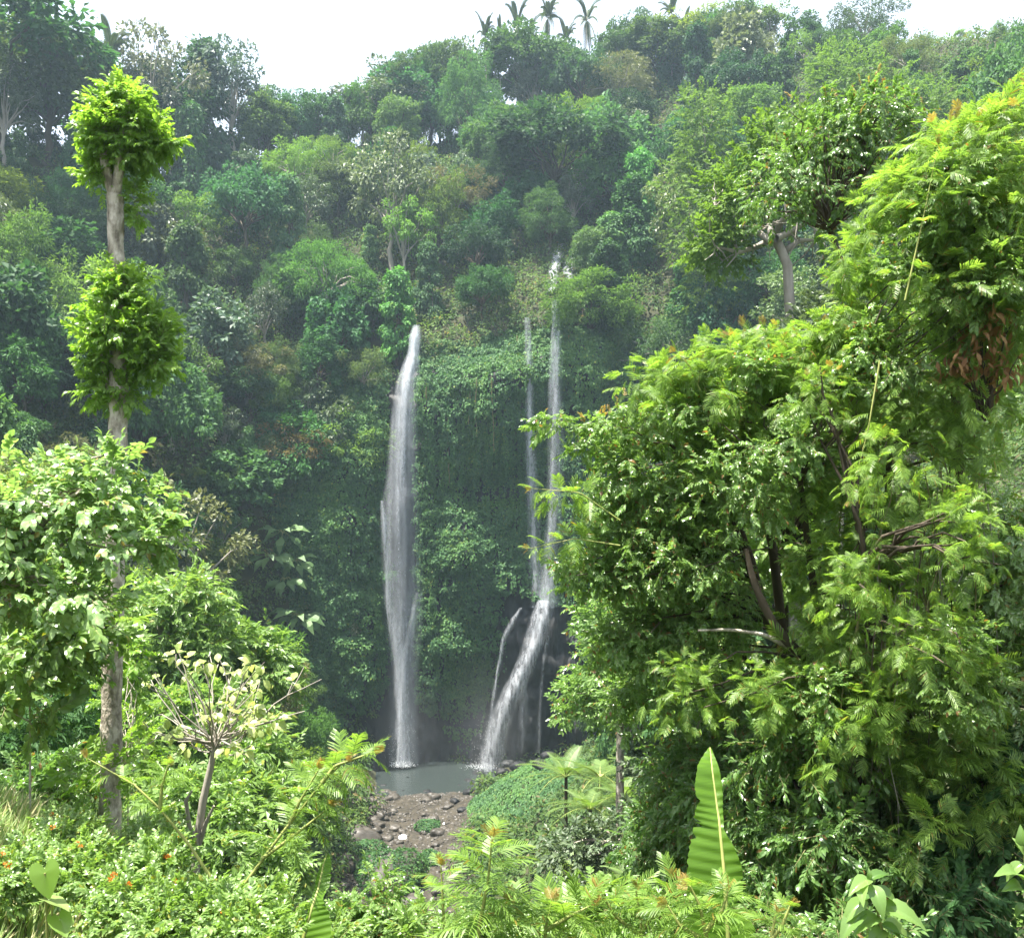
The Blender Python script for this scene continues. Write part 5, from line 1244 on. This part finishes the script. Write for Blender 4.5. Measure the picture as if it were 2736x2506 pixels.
for lab, bl, n, tms, sz, lf, Y, sd, nm in [
    ('vine smothered tree with dark drooping leaves at the foot of the thicket', [(780, 790, 80, 70, 11.5, 1.1), (860, 840, 70, 70, 11.2, 1.0), (730, 850, 60, 70, 11.6, .9), (800, 890, 90, 50, 11, .9), (900, 800, 50, 70, 11.2, .8), (690, 780, 46, 50, 12, .8), (660, 850, 40, 50, 12.5, .7), (870, 720, 60, 50, 11.4, .9), (760, 720, 60, 40, 11.8, .9), (780, 830, 60, 50, 10.8, .6), (850, 880, 60, 50, 10.4, .6), (720, 800, 40, 50, 11.2, .6), (800, 760, 60, 40, 9.6, .4), (830, 840, 60, 40, 9.4, .4), (760, 850, 50, 40, 9.9, .4), (900, 880, 50, 40, 9.2, .4)], 10500, SPRAY_LANCE + SPRAY_OVAL[:1], .23, 'gloss_d', 11.5, 61, 'vine_tree'),
    ('pale shiny tree at the right edge above the corner plant', [(1000, 600, 40, 60, 10, .7), (980, 660, 44, 50, 10, .7), (1020, 690, 40, 70, 10, .7), (975, 560, 30, 30, 10.2, .5), (1010, 540, 36, 40, 10, .6)], 1900, SPRAY_OVAL + SPRAY_LANCE[:1], .19, 'shiny', 10, 63, 'shiny_leaf_tree'),
    ('dim olive shrub filling the bottom right corner', [(985, 850, 50, 60, 9.6, .7), (1015, 780, 40, 60, 9.8, .7), (950, 910, 60, 40, 9, .6)], 900, SPRAY_OVAL, .26, 'mid', 9.6, 65, 'leafy_shrub'),
    ('backlit inner tree seen through gaps in the thicket', [(780, 560, 70, 60, 13, 1.0), (720, 660, 70, 60, 13, 1.0), (840, 440, 60, 60, 13, 1.0), (960, 560, 60, 100, 12.5, 1.0), (900, 660, 70, 60, 12.5, 1.0), (760, 470, 60, 50, 13, 1.0), (960, 360, 70, 80, 12.5, 1.0)], 2000, SPRAY_OVAL, .33, 'bright', 13, 67, 'thicket_tree')]:
    b0 = bl[0]
    near_tree(nm, lab, 'shrub' if 'shrub' in nm else 'tree', gpt(b0[0], Y + .5), [(b0[0] + 4, b0[1] + 30, Y + .4), (b0[0], b0[1] - 10, Y)], [.10, .04], bl, n, tms, sz, lf, bark='bark_d', nb=70, group='thicket on the right', droop=.45, up=.6, seed=sd, hole=-.3, hs=.45, br=(.02, .005))
near_tree('shiny_leaf_tree', 'shiny small leaved tree mixed through the middle of the thicket', 'tree', gpt(830, 12.6), [(830, 800, 12.4), (820, 640, 11), (800, 480, 10)], [.08, .03],
    [(740, 480, 60, 70, 10.0, .6), (970, 200, 60, 50, 9.2, .5), (1000, 300, 40, 60, 9.0, .5), (700, 400, 50, 30, 10.2, .5), (760, 380, 40, 26, 10.0, .4), (900, 300, 50, 50, 9.4, .5), (800, 440, 60, 50, 9.8, .5), (780, 400, 50, 30, 9.8, .4), (880, 360, 40, 40, 9.5, .4), (940, 240, 40, 30, 9.3, .4), (700, 560, 30, 40, 10.3, .4), (820, 700, 50, 40, 9.6, .4), (960, 680, 40, 60, 9.1, .4), (860, 580, 30, 30, 9.5, .3)],
    6500, SPRAY_OVAL + SPRAY_LANCE[:1], .15, 'glossy', bark='bark_d', nb=22, droop=.35, up=.8, seed=45, hole=.0, hs=.4, br=(.012, .004), group='thicket on the right')
leucaena('thin feathery curtain hanging over the sunny face of the thicket', [(900, 470, 60, 60, 8.5, .3), (965, 545, 46, 70, 8.4, .3), (860, 590, 50, 46, 8.6, .3), (930, 650, 60, 50, 8.4, .3), (690, 700, 46, 46, 10.0, .35), (760, 700, 40, 40, 9.5, .3), (820, 400, 50, 40, 9.4, .3)], 950, gpt(870, 12.4), [(872, 800, 12), (868, 640, 10.4), (865, 560, 9.4)], 59, .135, 'feather', 6, (.05, .015), 22)
# the bent brown limb and the dry vine stems
def stemthing(name, label, cat, pth_, rad, mat, group=None):
    pa = np.array([P(*q) for q in pth_]); tt = np.linspace(0, len(pa) - 1, 24); pa = np.stack([np.interp(tt, np.arange(len(pa)), pa[:, i]) for i in range(3)], -1)
    for _ in range(2): pa[1:-1] = (pa[:-2] + 2 * pa[1:-1] + pa[2:]) / 4
    mb = MB(); mb.tube(pa, np.interp(np.linspace(0, 1, 24), np.linspace(0, 1, len(rad)), rad), 8, rough=.05); o = mb.build(name, M[mat]); tag(o, label, cat, group); return o
stemthing('bent_branch', 'bent brown branch arching through the thicket', 'branch', [(746, 548, 10.2), (754, 585, 10.2), (772, 622, 10.2), (795, 650, 10.3), (815, 660, 10.4), (840, 700, 10.6), (860, 800, 10.8), (865, 930, 10.9)], [.028, .045, .055, .07, .09], 'bark_d')
stemthing('bare_branch', 'thin bare branch sticking out level from the bent branch', 'branch', [(698, 630, 10.2), (730, 629, 10.2), (765, 634, 10.3), (798, 652, 10.35)], [.012, .02, .03], 'bark')
for i in range(70):
    px = rng.uniform(840, 985); py = rng.uniform(430, 640); Yv = rng.uniform(9.4, 10.4); L_v = rng.uniform(80, 260)
    stemthing('dry_vine', 'dry brown vine stem hanging inside the thicket', 'vine', [(px, py, Yv), (px + rng.normal() * 8, py + L_v * .35, Yv + .1), (px + rng.normal() * 14, py + L_v * .7, Yv), (px + rng.normal() * 20, py + L_v, Yv)], [.008, .006, .005], ['twig', 'bark_p', 'bark_d'][i % 3], 'vine stems hanging in the thicket')
n = 300; p, d = fill([(985, 330, 26, 40, 9.1, .4), (1000, 370, 24, 30, 9.1, .4), (960, 365, 24, 16, 9.2, .3)], n, .8, .3, 5)
r = empty('dead_branch', tuple(P(985, 420, 9.3)), 0, 'dead branch with rust brown withered leaves high in the thicket', 'branch')
mb = MB(); branches(mb, [P(985, 420, 9.3)], p[:14], .014, .004); mb.build('twigs', M['bark_d'], r)
mb = MB(); leaves_at(mb, [LEAF_LANCE], p, d, .12, .8, .3, .3, .5); mb.build('leaves', M['dry'], r)

for lab, st, Y, fs in [('upright feathery shoot with a rusty tip over the shoulder of the thicket', [[(733, 400), (731, 365), (730, 336)]], 10.2, .22), ('slanting feathery shoot next to the upright one on the thicket', [[(700, 390), (690, 366), (676, 352)]], 10.2, .20),
        ('feathery shoot reaching left over the strands of the right fall', [[(620, 520), (580, 492), (532, 488)]], 10.2, .20), ('lower feathery shoot reaching left over the right fall', [[(620, 545), (575, 538), (530, 548)]], 10.2, .20), ('rusty tipped shoot rising from the crest of the thicket', [[(800, 360), (812, 335), (822, 322)]], 10.0, .20),
        ('pale straight shoot across the upper thicket', [[(905, 300), (925, 210), (938, 145)]], 8.9, .22), ('pale hanging shoot across the middle of the thicket', [[(880, 360), (868, 430), (850, 500)]], 8.9, .16), ('arching shoot at the top of the thicket near the right edge', [[(960, 160), (985, 120), (1015, 105)]], 9.2, .22)]:
    sapling(lab, st, Y, .35, 12, fs, 'shoots standing out of the thicket', 'feather', True, 'feathery_shoot', .010)
# 10 the gnarled tree and the mid slope trees on the right
Yg = 62.0
r = empty('gnarled_tree', tuple(gpt(797, Yg)), 0, 'gnarled tree with a thick bare grey trunk and crooked limbs', 'tree')
g0 = gpt(797, Yg, .5); g0[2] = min(g0[2], P(797, 380, Yg)[2])
tr = np.array([g0] + [P(*q, Yg) for q in [(795, 345), (790, 310), (787, 265), (778, 243), (772, 238)]]); mb = MB(); mb.tube(tr, [.46, .38, .31, .30, .30, .10], 12, rough=.12); mb.build('trunk', M['bark_p'], r)
mb = MB(); lt = []
for q in ([(772, 240), (755, 247), (738, 252), (715, 246)], [(774, 238), (780, 224), (786, 214), (800, 205)], [(776, 238), (790, 232), (806, 222), (840, 205)], [(770, 240), (758, 232), (745, 235), (728, 228)], [(772, 238), (768, 220), (770, 200)], [(786, 250), (800, 240), (815, 240)]):
    pq = np.array([P(a, b, Yg + rng.normal() * .8) for a, b in q]); mb.tube(pq, np.linspace(.24, .07, len(q)), 7, rough=.1); lt += list(pq[1:])
    for e in pq[1:]:
        for _ in range(3): x = e + rng.normal(size=3) * 1.3; mb.tube(np.stack([e, (e + x) / 2 + rng.normal(size=3) * .15, x]), [.06, .045, .02], 5); lt.append(x)
glimb = mb
p, d = fill([(770, 185, 70, 40, Yg, 4), (735, 205, 40, 34, Yg, 3), (725, 245, 30, 24, Yg, 2.5), (800, 150, 60, 36, Yg + 1, 4), (820, 200, 36, 30, Yg, 3), (705, 250, 20, 18, Yg, 1.5)], 1300, .5, .4, 9, -.7, -.1, 2.2)
branches(glimb, lt, p[:60], .06, .015); glimb.build('limb', M['bark_p'], r)
mb = MB(); leaves_at(mb, SPRAY_LO, p, d, 1.1, .1, .9, .6, .5); mb.build('crown', [M['yellow'], M['twig']], r)
for i, (lab, bl, Y, lf, n, sz) in enumerate([
    ('pale tree on the right slope under the gnarled trunk', [(840, 330, 50, 36, 58, 3), (870, 300, 40, 30, 58, 3), (810, 345, 30, 24, 58, 2)], 58, 'grey', 700, 1.0),
    ('yellow green tree on the right slope left of the gnarled tree', [(705, 135, 36, 46, 182, 7), (695, 185, 34, 42, 182, 6.5), (702, 240, 34, 44, 182, 6.5), (714, 290, 30, 36, 182, 5)], 182, 'yellow', 2200, 1.6),
    ('fresh green tree on the right slope above the shoulder of the thicket', [(885, 110, 56, 42, 190, 9), (842, 80, 46, 34, 192, 8), (930, 120, 40, 40, 188, 8), (880, 170, 50, 40, 190, 8)], 190, 'yellow', 2800, 1.6),
    ('silvery leaved tree between the tree ferns and the banana leaf', [(665, 780, 26, 30, 46, 1.4), (650, 760, 20, 20, 46, 1.2), (690, 760, 24, 30, 46, 1.2)], 46, 'grey', 500, .7),
    ('grey green rounded shrub below the tree ferns', [(620, 845, 40, 24, 36, 1.2), (575, 858, 34, 20, 36, 1.0), (650, 830, 30, 24, 37, 1.0)], 36, 'grey', 600, .6),
    ('bright glossy tree on the right bank above the tree ferns', [(620, 660, 44, 44, 48, 2.2), (590, 700, 36, 36, 50, 2), (650, 700, 46, 46, 47, 2.2), (600, 620, 30, 30, 50, 1.6)], 48, 'glossy', 1900, .7),
    ('dark tree on the right bank behind the bent branch', [(700, 700, 46, 46, 40, 2), (690, 640, 40, 40, 42, 2), (740, 690, 40, 46, 38, 2)], 40, 'mid', 1500, .7)]):
    b0 = bl[0]; gb = gpt(b0[0], Y); gb[2] = min(gb[2], P(b0[0], b0[1] + b0[3] * .9, Y)[2])
    near_tree('slope_tree', lab, 'tree', gb, [(b0[0], b0[1] + b0[3] * .5, Y), (b0[0], b0[1], Y)], [.25, .1], bl, n, SPRAY_LO, sz, lf, bark='bark', nb=30, group='single trees on the right bank', seed=70 + i, hole=-.2, hs=1.5, br=(.08, .02), lo=-.6)

# 11 shrubs along the bottom edge
for i, (nm, lab, bl, Y, tms, sz, lf, n) in enumerate([
    ('light_shrub', 'light green small leaved shrub at the bottom left of the river', [(378, 905, 26, 34, 14, .5), (395, 925, 28, 24, 14, .5), (350, 925, 26, 24, 14, .5), (372, 950, 50, 30, 14, .6)], 14, SPRAY_OVAL, .24, 'glossy', 620),
    ('bottom_shrub', 'broad leaved shrub between the saplings and the ferns at the bottom', [(590, 915, 40, 26, 12, .6), (560, 930, 36, 22, 11.5, .5), (620, 925, 36, 26, 12, .6)], 12, SPRAY_OVAL, .26, 'bright', 560),
    ('bottom_shrub', 'light shrub directly left of the banana leaf', [(665, 920, 34, 26, 10.5, .5), (640, 938, 40, 22, 10, .5)], 10.5, SPRAY_OVAL, .24, 'glossy', 420),
    ('bottom_shrub', 'low fresh shrub under the shorter sapling', [(425, 935, 36, 18, 10.5, .4), (465, 945, 40, 18, 9.8, .4), (510, 940, 36, 18, 9.8, .4)], 10, SPRAY_OVAL, .24, 'bright', 420),
    ('bottom_shrub', 'low shrub filling the bottom edge under the leafy plant', [(800, 945, 60, 26, 8.6, .5), (870, 950, 60, 22, 8, .5), (760, 930, 30, 24, 9, .4)], 8.6, SPRAY_LANCE, .24, 'gloss_d', 420),
    ('light_shrub', 'shrub at the bottom edge beside the small banana leaf', [(275, 925, 34, 26, 11, .5), (330, 945, 40, 20, 11, .5), (240, 935, 34, 24, 10.5, .5)], 11, SPRAY_OVAL, .24, 'bright', 460)]):
    near_tree(nm, lab, 'shrub', gpt(bl[0][0], Y), [(bl[0][0], bl[0][1] + 6, Y)], [.03, .012], bl, n, tms, sz, lf, nb=16, group='shrubs along the bottom edge', seed=90 + i, br=(.008, .003))

# lantana bushes with orange heads
for i, (px, py, Y, lab) in enumerate([(175, 905, 9.0, 'lantana bush with orange heads right of the taro'), (115, 900, 9.6, 'lantana bush in the weeds below the pruned trunk'), (70, 835, 12, 'lantana bush with one orange head near the left edge'), (150, 838, 12.5, 'lantana bush at the foot of the pruned trunk'), (215, 908, 9.0, 'lantana bush where the two long stems cross'), (25, 870, 10.5, 'lantana bush in the left corner weeds'), (245, 925, 8.6, 'lantana bush lowest toward the small banana leaf'), (160, 860, 10.8, 'lantana bush between the trunk foot and the twigged tree'), (90, 860, 10.6, 'lantana bush above the fallen pale leaf')]):
    r = empty('lantana_bush', tuple(gpt(px, Y)), 0, lab, 'bush', 'lantana bushes')
    bl = [(px, py + 8, 34, 30, Y, .4), (px + rng.normal() * 12, py + 24, 40, 26, Y - .3, .4)]
    p, d = fill(bl, 520, .5, .3, 120 + i, -.5)
    mb = MB(); branches(mb, [gpt(px, Y)], p[:16], .007, .003); mb.build('stems', M['twig'], r)
    mb = MB(); leaves_at(mb, SPRAY_BROAD, p, d, .13, .1, .9, .6, .5); mb.build('leaves', [M['bright'], M['stem']], r)
    top = p[np.argsort(-(p[:, 2] * 1.0 + rng.normal(size=len(p)) * .12))[:rng.integers(2, 4)]] + np.array([0, -.06, .03])
    for c_ in top:
        dd = rand_dirs(26); dd[:, 2] = np.abs(dd[:, 2]); mb = MB(); mb.inst(LEAF_ROUND, frames(dd + rng.normal(size=dd.shape) * .6, dd, .022), c_ + dd * .022); mb.build('flower_head', M['orange'], r)


# near ground cover: grass, straw and weeds (stuff)
def near_ground(n, x0, x1, y0, y1, seed):
    r_ = np.random.default_rng(seed); x = r_.uniform(x0, x1, n); y = y0 + (y1 - y0) * r_.random(n) ** .8
    kx, ky = proj(np.stack([x, y, ground(x, y) + .3], -1)); g = (kx > -60) & (kx < 1090) & (ky < 1010)
    return x[g], y[g], ground(x[g], y[g])
blade = Tmpl([(-.035, 0, 0), (.035, 0, 0), (.028, .4, .04), (-.028, .4, .04), (.016, .75, .0), (-.016, .75, 0), (0, 1, -.16)], [(0, 1, 2, 3), (3, 2, 4, 5), (5, 4, 6)])
x, y, z = near_ground(30000, -9, -.8, 5.5, 17, 1); n = len(x)
d = np.stack([rng.normal(size=n) * .35, rng.normal(size=n) * .35, np.ones(n)], -1)
mb = MB(); mb.inst(blade, frames(d, rng.normal(size=(n, 3)) * .5 + np.array([0, -1, .2]), rng.uniform(.25, .7, n)), np.stack([x, y, z], -1), 0)
x, y, z = near_ground(9000, -9, -.8, 5.5, 16, 2); x2, y2, z2 = near_ground(9000, -6.5, -1.8, 5.2, 9.5, 12); x, y, z = np.append(x, x2), np.append(y, y2), np.append(z, z2); n = len(x)
d = np.stack([rng.normal(size=n) * .7, rng.normal(size=n) * .7, np.ones(n)], -1)
mb.inst(blade, frames(d, rng.normal(size=(n, 3)) * .5 + np.array([0, -1, .2]), rng.uniform(.3, .75, n)), np.stack([x, y, z], -1), 1)
tag(mb.build('grass', [M['grass'], M['straw']]), kind='stuff', label='green and straw coloured grass on the near bank', cat='grass')
mb = MB()
for (x0, x1, y0, y1, n, sz, up_) in [(-12, 0, 6, 20, 9000, .18, .45), (-1, 10, 6, 16, 5600, .20, .5), (-16, 12, 16, 34, 8500, .4, .8)]:
    x, y, z = near_ground(n, x0, x1, y0, y1, int(n)); p = np.stack([x, y, z + rng.uniform(.05, up_, len(x)) * (.6 + .6 * fbm(np.stack([x, y, z], -1), 1.3, 2, 3))], -1)
    d = rand_dirs(len(p)) * np.array([1, 1, .5]) + np.array([0, 0, .25]); leaves_at(mb, SPRAY_OVAL + SPRAY_BROAD[:1], p, d, sz, .0, 1.0, .8, .3)
tag(mb.build('weeds', [M['bright'], M['stem']]), kind='stuff', label='tangle of fresh green weeds on the near bank', cat='weeds')

# ------------------------------------------------------------------ labels for the slope trees
def where(o):
    px, py = proj(np.array(o.location) + np.array([0, 0, 6 * o.scale[2]]))
    px = float(px); py = float(py)
    cols = [(75, 'at the left edge of the gorge'), (150, 'behind the pruned tree'), (240, 'right of the pruned tree'), (330, 'on the left slope'), (400, 'left of the left waterfall'), (450, 'above the left waterfall'), (530, 'between the two waterfalls'), (600, 'above the right waterfall'), (690, 'right of the right waterfall'), (790, 'left of the gnarled tree'), (900, 'behind the gnarled tree'), (2000, 'toward the right edge of the hill')]
    col = next(t for lim, t in cols if px < lim)
    rows_ = [(70, 'on the crest'), (130, 'just below the crest'), (190, 'high'), (260, 'in the upper middle'), (340, 'in the middle'), (450, 'in the lower middle'), (600, 'low'), (2000, 'near the foot')]
    return col, next(t for lim, t in rows_ if py < lim), px
TN = {'plain': '', 'dark': 'dark', 'pale': 'pale', 'yellowish': 'yellowish', 'brownish': 'brownish', 'bluish': 'bluish', 'fresh green': 'fresh green'}
buckets = {}
for o, kd, tn, s in TREES:
    if 'label' in o: continue
    c_, r_, px = where(o); buckets.setdefault((kd, tn, c_, r_), []).append((px, o, s))
ORD = ['first', 'second', 'third', 'fourth', 'fifth', 'sixth', 'seventh', 'eighth']
for (kd, tn, c_, r_), lst in buckets.items():
    lst.sort(key=lambda t: t[0])
    for i, (px, o, s) in enumerate(lst):
        base = f"{TN[tn] + ' ' if TN[tn] else ''}{KINDS[kd]} tree {r_} {c_}"
        if len(lst) > 1: base += f", {ORD[min(i, 7)]} from left"
        o['label'] = ' '.join(base.split()[:16])

# ------------------------------------------------------------------ haze
mb = MB(); a, b, c, d, e, f = -520, 520, -80, 700, -8, 260
mb.raw([(a, c, e), (b, c, e), (b, d, e), (a, d, e), (a, c, f), (b, c, f), (b, d, f), (a, d, f)], [0, 3, 2, 1, 4, 5, 6, 7, 0, 1, 5, 4, 1, 2, 6, 5, 2, 3, 7, 6, 3, 0, 4, 7], np.full(6, 4), np.zeros(6, int))
m, N, L = newmat('haze'); out = N.new('ShaderNodeOutputMaterial'); pv = N.new('ShaderNodeVolumePrincipled')
pv.inputs['Color'].default_value = (.62, .83, 1.0, 1); pv.inputs['Density'].default_value = HAZE; pv.inputs['Anisotropy'].default_value = .25
L.new(pv.outputs[0], out.inputs['Volume'])
o = mb.build('haze', m); o['kind'] = 'stuff'; o['label'] = 'pale haze filling the gorge'; o['category'] = 'haze'

def mist(name_label, c, r_, dens):
    a = np.linspace(0, 2 * np.pi, 33); b = np.linspace(-np.pi / 2, np.pi / 2, 17); A, B = np.meshgrid(a, b, indexing='ij')
    mb = MB(); mb.grid(np.stack([np.cos(B) * np.cos(A), np.cos(B) * np.sin(A), np.sin(B)], -1))
    m, N, L = newmat('mist'); out = N.new('ShaderNodeOutputMaterial'); pv = N.new('ShaderNodeVolumePrincipled')
    tc = N.new('ShaderNodeTexCoord'); g = N.new('ShaderNodeTexGradient'); g.gradient_type = 'QUADRATIC_SPHERE'
    ml = N.new('ShaderNodeMath'); ml.operation = 'MULTIPLY'; ml.inputs[1].default_value = dens
    L.new(tc.outputs['Object'], g.inputs[0]); L.new(g.outputs['Fac'], ml.inputs[0]); L.new(ml.outputs[0], pv.inputs['Density'])
    pv.inputs['Color'].default_value = (.92, .95, 1.0, 1); L.new(pv.outputs[0], out.inputs['Volume'])
    o = mb.build('mist', m); o.location = c; o.scale = r_; o['kind'] = 'stuff'; o['label'] = name_label; o['category'] = 'mist'
mist('drifting mist at the foot of the left fall', P(404, 735, 180.5), (12, 7, 19), .012)
mist('drifting mist at the foot of the right fall', P(488, 735, 178.5), (12, 7, 19), .012)
